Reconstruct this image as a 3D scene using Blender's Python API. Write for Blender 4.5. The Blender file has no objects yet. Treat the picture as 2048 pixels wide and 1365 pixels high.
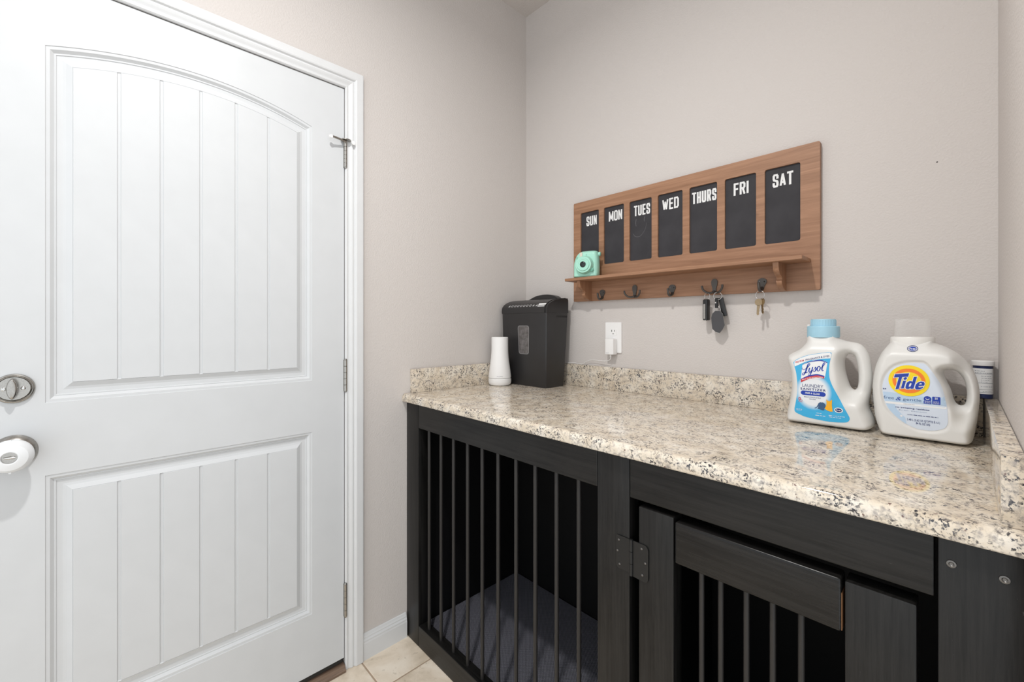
import bpy, bmesh, math, random
import numpy as np
from mathutils import Vector, Matrix
from mathutils.geometry import delaunay_2d_cdt

random.seed(7)
scene = bpy.context.scene
COL = scene.collection

# ------------------------------------------------------------------ camera, world, light, exposure
cam_d = bpy.data.cameras.new('camera')
cam_d.sensor_width = 36.0
cam_d.lens = 15.063
cam_d.shift_y = -31.0 / 2048.0
cam_d.clip_start = 0.01
cam = bpy.data.objects.new('camera', cam_d)
COL.objects.link(cam)
cam.location = (1.474, -1.497, 1.19)
cam.rotation_euler = (math.radians(90), 0, math.radians(46.436))
scene.camera = cam

world = bpy.data.worlds.new('world')
scene.world = world
world.use_nodes = True
bg = world.node_tree.nodes['Background']
bg.inputs[0].default_value = (0.93, 0.97, 1.0, 1)
bg.inputs[1].default_value = 0.82

def area_light(name, loc, size, energy, color, rot=(0, 0, 0), shape='DISK'):
    l = bpy.data.lights.new(name, 'AREA')
    l.shape = shape
    l.size = size
    l.energy = energy
    l.color = color
    l.spread = math.radians(168)
    o = bpy.data.objects.new(name, l)
    COL.objects.link(o)
    o.location = loc
    o.rotation_euler = rot
    return o

area_light('ceiling_downlight', (0.98,-1.40,2.66), 0.08, 13.2, (1.0, 0.985, 0.96))

vs = scene.view_settings
vs.view_transform = 'Standard'
vs.look = 'None'
vs.gamma = 1.0
vs.use_curve_mapping = False
vs.exposure = 0.78

# ------------------------------------------------------------------ materials
def s2l(c):
    return tuple(((v / 255.0) / 12.92 if v / 255.0 <= 0.04045 else ((v / 255.0 + 0.055) / 1.055) ** 2.4) for v in c)

MATS = {}
def new_mat(name):
    m = bpy.data.materials.new(name)
    m.use_nodes = True
    MATS[name] = m
    nt = m.node_tree
    return m, nt, nt.nodes['Principled BSDF']

def N(nt, typ, **kw):
    n = nt.nodes.new(typ)
    for k, v in kw.items():
        setattr(n, k, v)
    return n

def coords(nt, scale=(1, 1, 1), rot=(0, 0, 0)):
    tc = N(nt, 'ShaderNodeTexCoord')
    mp = N(nt, 'ShaderNodeMapping')
    mp.inputs['Scale'].default_value = scale
    mp.inputs['Rotation'].default_value = rot
    nt.links.new(tc.outputs['Object'], mp.inputs['Vector'])
    return mp.outputs[0]

def noise(nt, vec, scale, detail=3, rough=0.5, dist=0.0):
    n = N(nt, 'ShaderNodeTexNoise')
    n.inputs['Scale'].default_value = scale
    n.inputs['Detail'].default_value = detail
    n.inputs['Roughness'].default_value = rough
    n.inputs['Distortion'].default_value = dist
    nt.links.new(vec, n.inputs['Vector'])
    return n.outputs['Fac']

def ramp(nt, fac, stops, interp='LINEAR'):
    r = N(nt, 'ShaderNodeValToRGB')
    cr = r.color_ramp
    cr.interpolation = interp
    while len(cr.elements) < len(stops):
        cr.elements.new(0.5)
    for e, (p, c) in zip(cr.elements, stops):
        e.position = p
        e.color = (c, c, c, 1) if isinstance(c, (int, float)) else (*c[:3], 1)
    nt.links.new(fac, r.inputs[0])
    return r.outputs[0]

def mix(nt, fac, a, b, mode='MIX'):
    m = N(nt, 'ShaderNodeMix', data_type='RGBA', blend_type=mode)
    for sock, v in ((m.inputs[0], fac), (m.inputs[6], a), (m.inputs[7], b)):
        if hasattr(v, 'links'):
            nt.links.new(v, sock)
        elif isinstance(v, (int, float)):
            sock.default_value = v
        else:
            sock.default_value = (*v[:3], 1)
    return m.outputs[2]

def bump(nt, bsdf, h, strength=0.3, dist=0.002):
    b = N(nt, 'ShaderNodeBump')
    b.inputs['Strength'].default_value = strength
    b.inputs['Distance'].default_value = dist
    nt.links.new(h, b.inputs['Height'])
    nt.links.new(b.outputs[0], bsdf.inputs['Normal'])

def simple(name, rgb, rough=0.5, metal=0.0, spec=0.5, bump_s=0.0, bump_scale=200, var=0.06):
    m, nt, b = new_mat(name)
    b.inputs['Roughness'].default_value = rough
    b.inputs['Metallic'].default_value = metal
    b.inputs['Specular IOR Level'].default_value = spec
    v = coords(nt)
    n = noise(nt, v, 14, 3)
    lin = s2l(rgb)
    c = ramp(nt, n, [(0.3, tuple(x * (1 - var) for x in lin)), (0.7, tuple(min(1, x * (1 + var)) for x in lin))])
    nt.links.new(c, b.inputs['Base Color'])
    if bump_s:
        bump(nt, b, noise(nt, v, bump_scale, 2), bump_s, 0.001)
    return m

def wall_mat(name, rgb):
    m, nt, b = new_mat(name)
    v = coords(nt)
    lin = s2l(rgb)
    c = ramp(nt, noise(nt, v, 1.5, 2), [(0.3, tuple(x * 0.98 for x in lin)), (0.7, lin)])
    nt.links.new(c, b.inputs['Base Color'])
    b.inputs['Roughness'].default_value = 0.75
    b.inputs['Specular IOR Level'].default_value = 0.25
    peel = ramp(nt, noise(nt, v, 185, 2.0, 0.45, 0.15), [(0.34, 0), (0.68, 1)])
    bump(nt, b, peel, 0.23, 0.0018)
    return m

def granite_mat():
    m, nt, b = new_mat('granite')
    v = coords(nt)
    cream = s2l((220, 208, 190)); tan = s2l((203, 188, 167)); pale = s2l((231, 223, 210))
    base = ramp(nt, noise(nt, v, 26, 4, 0.6), [(0.32, tan), (0.5, cream), (0.68, pale)])
    grey = ramp(nt, noise(nt, v, 120, 6, 0.62, 0.3), [(0.50, 0), (0.66, 0.75)])
    c1 = mix(nt, grey, base, s2l((140, 133, 130)))
    mask = ramp(nt, noise(nt, v, 40, 4, 0.55), [(0.42, 0.05), (0.60, 1.0)])
    dk = ramp(nt, noise(nt, v, 230, 4, 0.6, 0.2), [(0.515, 0), (0.585, 1)])
    mm = N(nt, 'ShaderNodeMath', operation='MULTIPLY')
    nt.links.new(mask, mm.inputs[0]); nt.links.new(dk, mm.inputs[1])
    c2 = mix(nt, mm.outputs[0], c1, s2l((44, 44, 52)))
    v2 = coords(nt, (1, 1, 1), (0.4, 0.3, 0.8))
    red = ramp(nt, noise(nt, v2, 110, 2, 0.5), [(0.70, 0), (0.74, 0.9)])
    c3 = mix(nt, red, c2, s2l((92, 58, 56)))
    nt.links.new(c3, b.inputs['Base Color'])
    b.inputs['Roughness'].default_value = 0.06
    b.inputs['Specular IOR Level'].default_value = 0.75
    return m

def grain_mat(name, dark, light, along, rough, scale=1.0, bump_s=0.1, spec=0.5, knots=False):
    m, nt, b = new_mat(name)
    sc = {'x': (1.6, 28, 28), 'y': (28, 1.6, 28), 'z': (28, 28, 1.6)}[along]
    v = coords(nt, tuple(s * scale for s in sc))
    n1 = noise(nt, v, 3.0, 5, 0.6, 0.6)
    c = ramp(nt, n1, [(0.30, s2l(dark)), (0.68, s2l(light))])
    if knots:
        k = ramp(nt, noise(nt, coords(nt, (9, 14, 14)), 1.3, 2), [(0.70, 0), (0.78, 0.55)])
        c = mix(nt, k, c, s2l(tuple(x * 0.7 for x in dark)))
    nt.links.new(c, b.inputs['Base Color'])
    b.inputs['Roughness'].default_value = rough
    b.inputs['Specular IOR Level'].default_value = spec
    bump(nt, b, n1, bump_s, 0.001)
    return m

def tile_mat():
    m, nt, b = new_mat('travertine_tile')
    v = coords(nt)
    c = ramp(nt, noise(nt, v, 7, 5, 0.6, 0.5), [(0.36, s2l((206, 191, 170))), (0.5, s2l((228, 214, 195))), (0.64, s2l((238, 227, 211)))])
    sp = ramp(nt, noise(nt, v, 60, 4), [(0.64, 0), (0.70, 0.35)])
    c = mix(nt, sp, c, s2l((160, 146, 124)))
    nt.links.new(c, b.inputs['Base Color'])
    b.inputs['Roughness'].default_value = 0.42
    bump(nt, b, noise(nt, v, 40, 4), 0.08, 0.001)
    return m

def mat_rubber():
    m, nt, b = new_mat('textured_mat')
    tc = N(nt, 'ShaderNodeTexCoord')
    sep = N(nt, 'ShaderNodeSeparateXYZ')
    nt.links.new(tc.outputs['Object'], sep.inputs[0])
    outs = []
    for i in (0, 1):
        mu = N(nt, 'ShaderNodeMath', operation='MULTIPLY'); mu.inputs[1].default_value = 2 * math.pi / 0.007
        nt.links.new(sep.outputs[i], mu.inputs[0])
        si = N(nt, 'ShaderNodeMath', operation='SINE')
        nt.links.new(mu.outputs[0], si.inputs[0]); outs.append(si.outputs[0])
    mm = N(nt, 'ShaderNodeMath', operation='MULTIPLY')
    nt.links.new(outs[0], mm.inputs[0]); nt.links.new(outs[1], mm.inputs[1])
    c = ramp(nt, mm.outputs[0], [(0.0, s2l((80, 80, 88))), (0.6, s2l((120, 120, 130)))])
    nt.links.new(c, b.inputs['Base Color'])
    b.inputs['Roughness'].default_value = 0.6
    bump(nt, b, mm.outputs[0], 0.6, 0.002)
    return m

def brushed(name, rgb, rough=0.28):
    m, nt, b = new_mat(name)
    v = coords(nt, (3, 120, 120))
    c = ramp(nt, noise(nt, v, 3, 3), [(0.3, tuple(x * 0.85 for x in s2l(rgb))), (0.7, s2l(rgb))])
    nt.links.new(c, b.inputs['Base Color'])
    b.inputs['Metallic'].default_value = 1.0
    b.inputs['Roughness'].default_value = rough
    return m

def frosted_cap():
    m, nt, b = new_mat('frosted_clear_plastic')
    out = nt.nodes['Material Output']
    tr = N(nt, 'ShaderNodeBsdfTransparent')
    b.inputs['Base Color'].default_value = (0.95, 0.94, 0.93, 1)
    b.inputs['Roughness'].default_value = 0.18
    lw = N(nt, 'ShaderNodeLayerWeight'); lw.inputs[0].default_value = 0.35
    f = ramp(nt, lw.outputs['Facing'], [(0.0, 0.05), (1.0, 0.30)])
    mx = N(nt, 'ShaderNodeMixShader')
    nt.links.new(f, mx.inputs[0]); nt.links.new(tr.outputs[0], mx.inputs[1]); nt.links.new(b.outputs[0], mx.inputs[2])
    nt.links.new(mx.outputs[0], out.inputs[0])
    return m

def dusty_window():
    m, nt, b = new_mat('dusty_window')
    v = coords(nt)
    c = ramp(nt, noise(nt, v, 55, 5, 0.65), [(0.3, s2l((70, 66, 64))), (0.7, s2l((118, 114, 114)))])
    nt.links.new(c, b.inputs['Base Color'])
    b.inputs['Roughness'].default_value = 0.25
    return m

def lysol_label():
    # printed label: cyan with a soft white oval in the middle
    m, nt, b = new_mat('blue_white_label_print')
    tc = N(nt, 'ShaderNodeTexCoord')
    mp = N(nt, 'ShaderNodeMapping')
    mp.inputs['Location'].default_value = (0.41, 0, 0.36)
    mp.inputs['Scale'].default_value = (1 / 0.040, 1, 1 / 0.047)
    nt.links.new(tc.outputs['Object'], mp.inputs['Vector'])
    sep = N(nt, 'ShaderNodeSeparateXYZ'); nt.links.new(mp.outputs[0], sep.inputs[0])
    cm = N(nt, 'ShaderNodeCombineXYZ')
    nt.links.new(sep.outputs[0], cm.inputs[0]); nt.links.new(sep.outputs[2], cm.inputs[2])
    ln = N(nt, 'ShaderNodeVectorMath', operation='LENGTH'); nt.links.new(cm.outputs[0], ln.inputs[0])
    f = ramp(nt, ln.outputs['Value'], [(0.72, 0.0), (1.0, 1.0)])
    c = mix(nt, f, s2l((232, 236, 240)), s2l((60, 176, 226)))
    nt.links.new(c, b.inputs['Base Color'])
    b.inputs['Roughness'].default_value = 0.35
    return m

wall_mat('wall_paint', (205, 199, 195))
wall_mat('ceiling_paint', (205, 199, 195))
granite_mat(); tile_mat(); mat_rubber(); frosted_cap(); dusty_window(); lysol_label()
simple('white_door_paint', (206, 208, 210), 0.42, spec=0.35, bump_s=0.05, bump_scale=300, var=0.015)
simple('white_trim_paint', (214, 215, 216), 0.38, var=0.015)
simple('grout', (172, 152, 132), 0.8, bump_s=0.2)
def black_wood(name, along, rough):
    m, nt, b = new_mat(name)
    sc = {'x': (2.2, 60, 60), 'z': (60, 60, 2.2)}[along]
    v = coords(nt, sc)
    n1 = noise(nt, v, 2.2, 6, 0.7, 0.4)
    c = ramp(nt, n1, [(0.36, s2l((6, 6, 6))), (0.64, s2l((30, 29, 28)))])
    blot = ramp(nt, noise(nt, coords(nt), 9, 3), [(0.35, 0.0), (0.7, 0.28)])
    c = mix(nt, blot, c, s2l((40, 38, 36)))
    sc2 = {'x': (18, 160, 160), 'z': (160, 160, 18)}[along]
    scr = ramp(nt, noise(nt, coords(nt, sc2), 3.0, 3, 0.6), [(0.73, 0.0), (0.80, 0.5)])
    c = mix(nt, scr, c, s2l((120, 118, 115)))
    nt.links.new(c, b.inputs['Base Color'])
    b.inputs['Roughness'].default_value = rough
    b.inputs['Specular IOR Level'].default_value = 0.32
    bump(nt, b, n1, 0.22, 0.001)
black_wood('black_wood_upright', 'z', 0.38); black_wood('black_wood_level', 'x', 0.38); black_wood('black_wood_gloss', 'x', 0.26)
simple('black_panel', (14, 14, 15), 0.6, spec=0.2)
simple('black_bar', (40, 38, 37), 0.4, spec=0.4)
simple('black_steel', (30, 30, 30), 0.4, metal=0.3)
simple('bare_wood_edge', (120, 82, 50), 0.6)
grain_mat('brown_stained_wood', (138, 99, 72), (168, 126, 97), 'x', 0.5, 0.9, 0.12, knots=True)
grain_mat('brown_wood_upright', (140, 100, 73), (166, 124, 95), 'z', 0.5, 0.9, 0.12)
grain_mat('threshold_wood', (84, 66, 54), (142, 118, 100), 'y', 0.5, 0.8, 0.2)
simple('chalkboard', (60, 59, 62), 0.7, spec=0.2, var=0.15)
simple('chalk_white', (228, 228, 228), 0.8)
simple('chalk_smudge', (84, 83, 86), 0.85)
simple('dark_bronze', (86, 82, 79), 0.42, metal=0.5)
brushed('satin_nickel', (176, 173, 168), 0.27)
brushed('bright_steel', (215, 214, 212), 0.18)
brushed('dull_screw_steel', (118, 116, 114), 0.35)
brushed('brass_key_metal', (186, 166, 136), 0.3)
simple('black_plastic', (40, 39, 40), 0.38)
simple('black_plastic_shade', (20, 20, 20), 0.5)
simple('grey_print', (176, 176, 176), 0.5)
simple('window_rim', (120, 118, 118), 0.4)
simple('white_plastic', (238, 237, 236), 0.4, var=0.01)
simple('white_cover_plastic', (232, 234, 236), 0.3, var=0.01)
simple('bottle_white', (226, 225, 222), 0.34, spec=0.4, var=0.01)
simple('collar_white', (232, 230, 226), 0.3, var=0.01)
simple('cap_blue', (160, 203, 222), 0.4)
simple('label_white', (238, 239, 240), 0.35, var=0.01)
simple('label_pale_blue', (188, 212, 236), 0.35, var=0.02)
simple('label_paler_blue', (216, 226, 240), 0.35, var=0.02)
simple('ink_navy', (28, 44, 110), 0.4)
simple('ink_blue', (14, 58, 168), 0.4)
simple('ink_mid_blue', (72, 104, 150), 0.4)
simple('ink_cyan', (40, 168, 222), 0.4)
simple('ink_red', (205, 44, 52), 0.4)
simple('ink_yellow', (252, 220, 10), 0.4)
simple('ink_orange', (250, 128, 32), 0.4)
simple('ink_dress', (246, 178, 24), 0.4)
simple('ink_shirt', (52, 88, 128), 0.4)
simple('ink_grey', (96, 104, 120), 0.5)
simple('navy_plastic', (26, 40, 84), 0.4)
simple('mint_plastic', (166, 221, 202), 0.38, var=0.02)
simple('mint_dark', (112, 176, 154), 0.45)
simple('lens_glass', (22, 30, 30), 0.1)
simple('flash_window', (214, 206, 190), 0.25)
simple('fob_grey', (66, 65, 68), 0.5)
simple('fob_black', (24, 24, 25), 0.3)
simple('dark_slot', (40, 38, 36), 0.7)
simple('wall_speck', (50, 42, 38), 0.9)
M = MATS

# ------------------------------------------------------------------ helpers
WLOC = {}
def tag(o, label=None, cat=None, group=None, kind=None):
    if label: o['label'] = label
    if cat: o['category'] = cat
    if group: o['group'] = group
    if kind: o['kind'] = kind
    return o

def empty(name, loc):
    o = bpy.data.objects.new(name, None)
    o.empty_display_size = 0.02
    COL.objects.link(o)
    o.location = loc
    WLOC[o] = Vector(loc)
    return o

def link(name, me, mat, parent, center):
    o = bpy.data.objects.new(name, me)
    COL.objects.link(o)
    if mat:
        if len(me.materials) == 0:
            me.materials.append(M[mat])
    WLOC[o] = Vector(center)
    if parent is not None:
        o.parent = parent
        o.location = Vector(center) - WLOC[parent]
    else:
        o.location = center
    return o

def mesh_from(name, verts, faces, mat, parent=None, smooth=False, center=None):
    V = np.array(verts, dtype=float)
    if center is None:
        center = (V.min(0) + V.max(0)) / 2
    V = V - np.array(center)
    me = bpy.data.meshes.new(name)
    me.from_pydata([tuple(v) for v in V], [], [tuple(int(i) for i in f) for f in faces])
    bm = bmesh.new(); bm.from_mesh(me)
    bmesh.ops.recalc_face_normals(bm, faces=bm.faces)
    bm.to_mesh(me); bm.free()
    if smooth is not False:
        me.polygons.foreach_set('use_smooth', [True] * len(me.polygons))
        if smooth is not True:
            me.set_sharp_from_angle(angle=math.radians(smooth))
    return link(name, me, mat, parent, tuple(center))

def from_bm(name, bm, mat, parent=None, smooth=False, center=None):
    bm.verts.ensure_lookup_table(); bm.verts.index_update()
    V = [tuple(v.co) for v in bm.verts]
    F = [[v.index for v in f.verts] for f in bm.faces]
    bm.free()
    return mesh_from(name, V, F, mat, parent, smooth, center)

def copy_part(src, name, center, parent):
    o = src.copy()
    o.name = name
    COL.objects.link(o)
    WLOC[o] = Vector(center)
    o.parent = parent
    o.location = Vector(center) - (WLOC[parent] if parent else Vector((0, 0, 0)))
    return o

def add_box(bm, a, b, bev=0.0, seg=2):
    a = Vector(a); b = Vector(b)
    r = bmesh.ops.create_cube(bm, size=1.0)
    for v in r['verts']:
        v.co = Vector(((v.co.x + .5) * (b.x - a.x) + a.x, (v.co.y + .5) * (b.y - a.y) + a.y, (v.co.z + .5) * (b.z - a.z) + a.z))
    if bev:
        es = list({e for v in r['verts'] for e in v.link_edges})
        bmesh.ops.bevel(bm, geom=es, offset=bev, segments=seg, affect='EDGES', profile=0.6)

def box(name, a, b, mat, parent=None, bev=0.0, seg=2):
    bm = bmesh.new(); add_box(bm, a, b, bev, seg)
    return from_bm(name, bm, mat, parent, smooth=35 if bev else False)

def lathe(name, prof, center, mat, parent=None, axis='z', n=40, smooth=30, cap=True):
    """prof: (radius, height) pairs"""
    V = []; F = []
    c = Vector(center)
    k = len(prof)
    for i in range(n):
        a = 2 * math.pi * i / n
        for r, h in prof:
            u, w = r * math.cos(a), r * math.sin(a)
            p = {'z': Vector((u, w, h)), 'x': Vector((h, u, w)), 'y': Vector((u, -h, w))}[axis]
            V.append(tuple(c + p))
    for i in range(n):
        j = (i + 1) % n
        for q in range(k - 1):
            F.append((i * k + q, j * k + q, j * k + q + 1, i * k + q + 1))
    if cap:
        if prof[0][0] > 1e-6: F.append([i * k for i in range(n)])
        if prof[-1][0] > 1e-6: F.append([i * k + k - 1 for i in range(n)])
    bm = bmesh.new()
    bv = [bm.verts.new(v) for v in V]
    for f in F:
        try: bm.faces.new([bv[i] for i in f])
        except ValueError: pass
    bmesh.ops.remove_doubles(bm, verts=bm.verts, dist=1e-6)
    return from_bm(name, bm, mat, parent, smooth)

def spline_open(pts, per=6):
    P = [np.array(p, float) for p in pts]
    P = [2 * P[0] - P[1]] + P + [2 * P[-1] - P[-2]]
    out = []
    for i in range(1, len(P) - 2):
        for t in np.linspace(0, 1, per, endpoint=False):
            a, b, c, d = P[i - 1], P[i], P[i + 1], P[i + 2]
            out.append(0.5 * ((2 * b) + (-a + c) * t + (2 * a - 5 * b + 4 * c - d) * t * t + (-a + 3 * b - 3 * c + d) * t ** 3))
    out.append(P[-2])
    return np.array(out)

def spline_closed(pts, per=6):
    P = [np.array(p, float) for p in pts]
    n = len(P); out = []
    for i in range(n):
        a, b, c, d = P[i - 1], P[i], P[(i + 1) % n], P[(i + 2) % n]
        for t in np.linspace(0, 1, per, endpoint=False):
            out.append(0.5 * ((2 * b) + (-a + c) * t + (2 * a - 5 * b + 4 * c - d) * t * t + (-a + 3 * b - 3 * c + d) * t ** 3))
    return np.array(out)

def add_tube(bm, pts, rad, n=10):
    P = [Vector(p) for p in pts]
    R = rad if isinstance(rad, (list, tuple)) else [rad] * len(P)
    up = None; rings = []
    for i, p in enumerate(P):
        t = (P[min(i + 1, len(P) - 1)] - P[max(i - 1, 0)]).normalized()
        if up is None:
            up = Vector((0, 0, 1)) if abs(t.z) < 0.9 else Vector((1, 0, 0))
        s = t.cross(up).normalized(); up = s.cross(t).normalized()
        rings.append([bm.verts.new(p + R[i] * (math.cos(2 * math.pi * k / n) * s + math.sin(2 * math.pi * k / n) * up)) for k in range(n)])
    for a, b in zip(rings, rings[1:]):
        for k in range(n):
            bm.faces.new((a[k], a[(k + 1) % n], b[(k + 1) % n], b[k]))
    bm.faces.new(rings[0]); bm.faces.new(rings[-1])

def tube(name, pts, rad, mat, parent=None, n=10):
    bm = bmesh.new(); add_tube(bm, pts, rad, n)
    return from_bm(name, bm, mat, parent, smooth=50)

def torus(name, c, R, r, normal, mat, parent, n=28, m=8):
    c = Vector(c); nz = Vector(normal).normalized()
    a = nz.orthogonal().normalized(); b = nz.cross(a)
    V = []; F = []
    for i in range(n):
        t = 2 * math.pi * i / n; d = math.cos(t) * a + math.sin(t) * b
        for j in range(m):
            s = 2 * math.pi * j / m
            V.append(tuple(c + d * (R + r * math.cos(s)) + nz * r * math.sin(s)))
    for i in range(n):
        for j in range(m):
            F.append((i * m + j, ((i + 1) % n) * m + j, ((i + 1) % n) * m + (j + 1) % m, i * m + (j + 1) % m))
    return mesh_from(name, V, F, mat, parent, True)

def seg_dist(P, poly, mask=None):
    A = np.array(poly); B = np.roll(A, -1, axis=0)
    if mask is not None:
        A = A[mask]; B = B[mask]
    d = np.full(len(P), 1e9)
    for a, b in zip(A, B):
        ab = b - a; L = ab @ ab + 1e-18
        t = np.clip(((P - a) @ ab) / L, 0, 1)
        q = a + t[:, None] * ab
        d = np.minimum(d, np.hypot(*(P - q).T))
    return d

def inside(P, poly):
    A = np.array(poly); r = np.zeros(len(P), bool)
    B = np.roll(A, -1, axis=0)
    for (x1, y1), (x2, y2) in zip(A, B):
        c = (y1 > P[:, 1]) != (y2 > P[:, 1])
        with np.errstate(divide='ignore', invalid='ignore'):
            r ^= c & (P[:, 0] < (x2 - x1) * (P[:, 1] - y1) / (y2 - y1 + 1e-18) + x1)
    return r

def triangulate(outer, holes=(), extra=None):
    """2D region to (points, triangles); boundary loops come first"""
    pts = []; edges = []
    for loop in [outer] + list(holes):
        s = len(pts); n = len(loop)
        pts += [Vector((p[0], p[1])) for p in loop]
        edges += [(s + i, s + (i + 1) % n) for i in range(n)]
    if extra is not None:
        pts += [Vector((p[0], p[1])) for p in extra]
    vo, eo, fo, *_ = delaunay_2d_cdt(pts, edges, [], 0, 1e-7)
    P = np.array([(v.x, v.y) for v in vo])
    T = np.array([f for f in fo if len(f) == 3])
    cen = P[T].mean(1)
    ok = inside(cen, outer)
    for h in holes:
        ok &= ~inside(cen, h)
    return P, T[ok]

def grid_pts(outer, holes, step, margin):
    A = np.array(outer); lo, hi = A.min(0), A.max(0)
    g = np.array([(x, y) for x in np.arange(lo[0] + step / 2, hi[0], step) for y in np.arange(lo[1] + step / 2, hi[1], step)])
    if len(g) == 0: return g
    k = inside(g, outer) & (seg_dist(g, outer) > margin)
    for h in holes:
        k &= ~inside(g, h) & (seg_dist(g, h) > margin)
    return g[k]

def rrect(x0, x1, z0, z1, r, n=4):
    out = []
    for cx, cz, a0 in ((x1 - r, z1 - r, 0), (x0 + r, z1 - r, 90), (x0 + r, z0 + r, 180), (x1 - r, z0 + r, 270)):
        for i in range(n + 1):
            a = math.radians(a0 + 90 * i / n)
            out.append((cx + r * math.cos(a), cz + r * math.sin(a)))
    return out

def ellipse(cx, cz, rx, rz, n=36):
    return [(cx + rx * math.cos(2 * math.pi * i / n), cz + rz * math.sin(2 * math.pi * i / n)) for i in range(n)]

TO = {'y': lambda u, v, d: (u, d, v), 'x': lambda u, v, d: (d, u, v), 'z': lambda u, v, d: (u, v, d)}
def plate(name, outer, d0, d1, mat, parent=None, holes=(), axis='y', smooth=False):
    """flat polygon with holes, given thickness d0..d1 along axis"""
    P, T = triangulate(outer, holes)
    n = len(P); f = TO[axis]
    V = [f(p[0], p[1], d0) for p in P] + [f(p[0], p[1], d1) for p in P]
    F = [tuple(t) for t in T] + [tuple(n + i for i in reversed(t)) for t in T]
    cnt = {}
    for t in T:
        for a, b in ((t[0], t[1]), (t[1], t[2]), (t[2], t[0])):
            cnt[(a, b)] = 1
    for (a, b) in list(cnt):
        if (b, a) not in cnt:
            F.append((a, b, n + b, n + a))
    return mesh_from(name, V, F, mat, parent, smooth)

def extrude_profile(name, prof, axis, a, b, mat, parent=None, smooth=False, mitre=None):
    """prof: 2D points in the two other axes, swept from a to b along axis"""
    V = []; n = len(prof)
    for end in (a, b):
        for (u, v) in prof:
            e = end(u, v) if callable(end) else end
            V.append({'x': (e, u, v), 'y': (u, e, v), 'z': (u, v, e)}[axis])
    F = [(i, (i + 1) % n, n + (i + 1) % n, n + i) for i in range(n)] + [list(range(n)), list(range(2 * n - 1, n - 1, -1))]
    return mesh_from(name, V, F, mat, parent, smooth)

# --- flat print -------------------------------------------------------------
_tc = {}
def text_2d(s, bold=0.0, shear=0.0, spacing=1.0):
    key = (s, bold, shear, spacing)
    if key in _tc: return _tc[key]
    c = bpy.data.curves.new('t', 'FONT')
    c.body = s; c.offset = bold; c.shear = shear; c.space_character = spacing
    c.resolution_u = 3; c.fill_mode = 'FRONT'
    o = bpy.data.objects.new('t', c); COL.objects.link(o)
    bpy.context.view_layer.update()
    ev = o.evaluated_get(bpy.context.evaluated_depsgraph_get())
    me = ev.to_mesh()
    V = np.array([(v.co.x, v.co.y) for v in me.vertices]); F = [tuple(p.vertices) for p in me.polygons]
    ev.to_mesh_clear(); bpy.data.objects.remove(o); bpy.data.curves.remove(c)
    _tc[key] = (V, F)
    return V, F

def text(name, s, x0, x1, z0, z1, surf, mat, parent, bold=0.0, shear=0.0, spacing=1.0, bend=None, grow=0.0):
    V, F = text_2d(s, bold, shear, spacing)
    lo, hi = V.min(0), V.max(0)
    x0 -= grow; x1 += grow; z0 -= grow; z1 += grow
    U = (V - lo) / (hi - lo) * np.array([x1 - x0, z1 - z0]) + np.array([x0, z0])
    if bend is not None:
        U[:, 1] += bend(U[:, 0])
    Y = surf(U)
    return mesh_from(name, np.column_stack([U[:, 0], Y, U[:, 1]]), F, mat, parent)

def sheet(name, outer, surf, mat, parent, holes=(), step=None, center=None):
    ex = grid_pts(outer, holes, step, step * 0.4) if step else None
    P, T = triangulate(outer, holes, ex)
    Y = surf(P)
    return mesh_from(name, np.column_stack([P[:, 0], Y, P[:, 1]]), T, mat, parent, True if step else False, center)

def ribbon(name, strokes, surf, mat, parent):
    """strokes: list of (list of (x,z,halfwidth))"""
    V = []; F = []
    for st in strokes:
        S = spline_open(st, 6)
        d = np.gradient(S[:, :2], axis=0); L = np.hypot(d[:, 0], d[:, 1]) + 1e-12
        nn = np.column_stack([-d[:, 1] / L, d[:, 0] / L]) * S[:, 2:3]
        A = S[:, :2] + nn; B = S[:, :2] - nn
        k = len(V)
        YA = surf(A); YB = surf(B)
        for i in range(len(S)):
            V.append((A[i, 0], YA[i], A[i, 1])); V.append((B[i, 0], YB[i], B[i, 1]))
        for i in range(len(S) - 1):
            F.append((k + 2 * i, k + 2 * i + 1, k + 2 * i + 3, k + 2 * i + 2))
    return mesh_from(name, V, F, mat, parent)

def fine_print(x0, x1, z0, z1, surf, mat, parent):
    # print too small to read: broken word-length bars
    V = []; F = []
    rr = random.Random(int((x0 + z0) * 1e5))
    x = x0; zm = (z0 + z1) / 2; h = (z1 - z0) * .28
    P = []
    while x < x1:
        w = min((z1 - z0) * rr.uniform(1.2, 3.2), x1 - x)
        i = len(P); P += [(x, zm - h), (x + w, zm - h), (x + w, zm + h), (x, zm + h)]
        F.append((i, i + 1, i + 2, i + 3)); x += w + (z1 - z0) * .6
    P = np.array(P)
    return mesh_from('fine_print', np.column_stack([P[:, 0], surf(P), P[:, 1]]), F, mat, parent)

def flat(y):
    return lambda P: np.full(len(P), y)

# ================================================================== SETTING
CEIL = 2.70
NX = 1.531           # right wall of the nook
NYE = -0.72          # where that wall turns outwards
XR, YB = 2.05, -2.9
DY0, DY1 = -1.705, -0.893   # door opening along the left wall
DZ = 2.012

def struct(o, label, cat):
    return tag(o, label, cat, kind='structure')

bm = bmesh.new()
add_box(bm, (-0.12, DY1, 0), (0, 0, CEIL)); add_box(bm, (-0.12, YB, 0), (0, DY0, CEIL)); add_box(bm, (-0.12, DY0, DZ), (0, DY1, CEIL))
wall_left = struct(from_bm('wall_left', bm, 'wall_paint'), 'greige textured wall holding the white door', 'wall')
wall_back = struct(box('wall_back', (-0.12, 0, 0), (XR, 0.12, CEIL), 'wall_paint'), 'greige textured wall behind the granite counter', 'wall')
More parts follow.
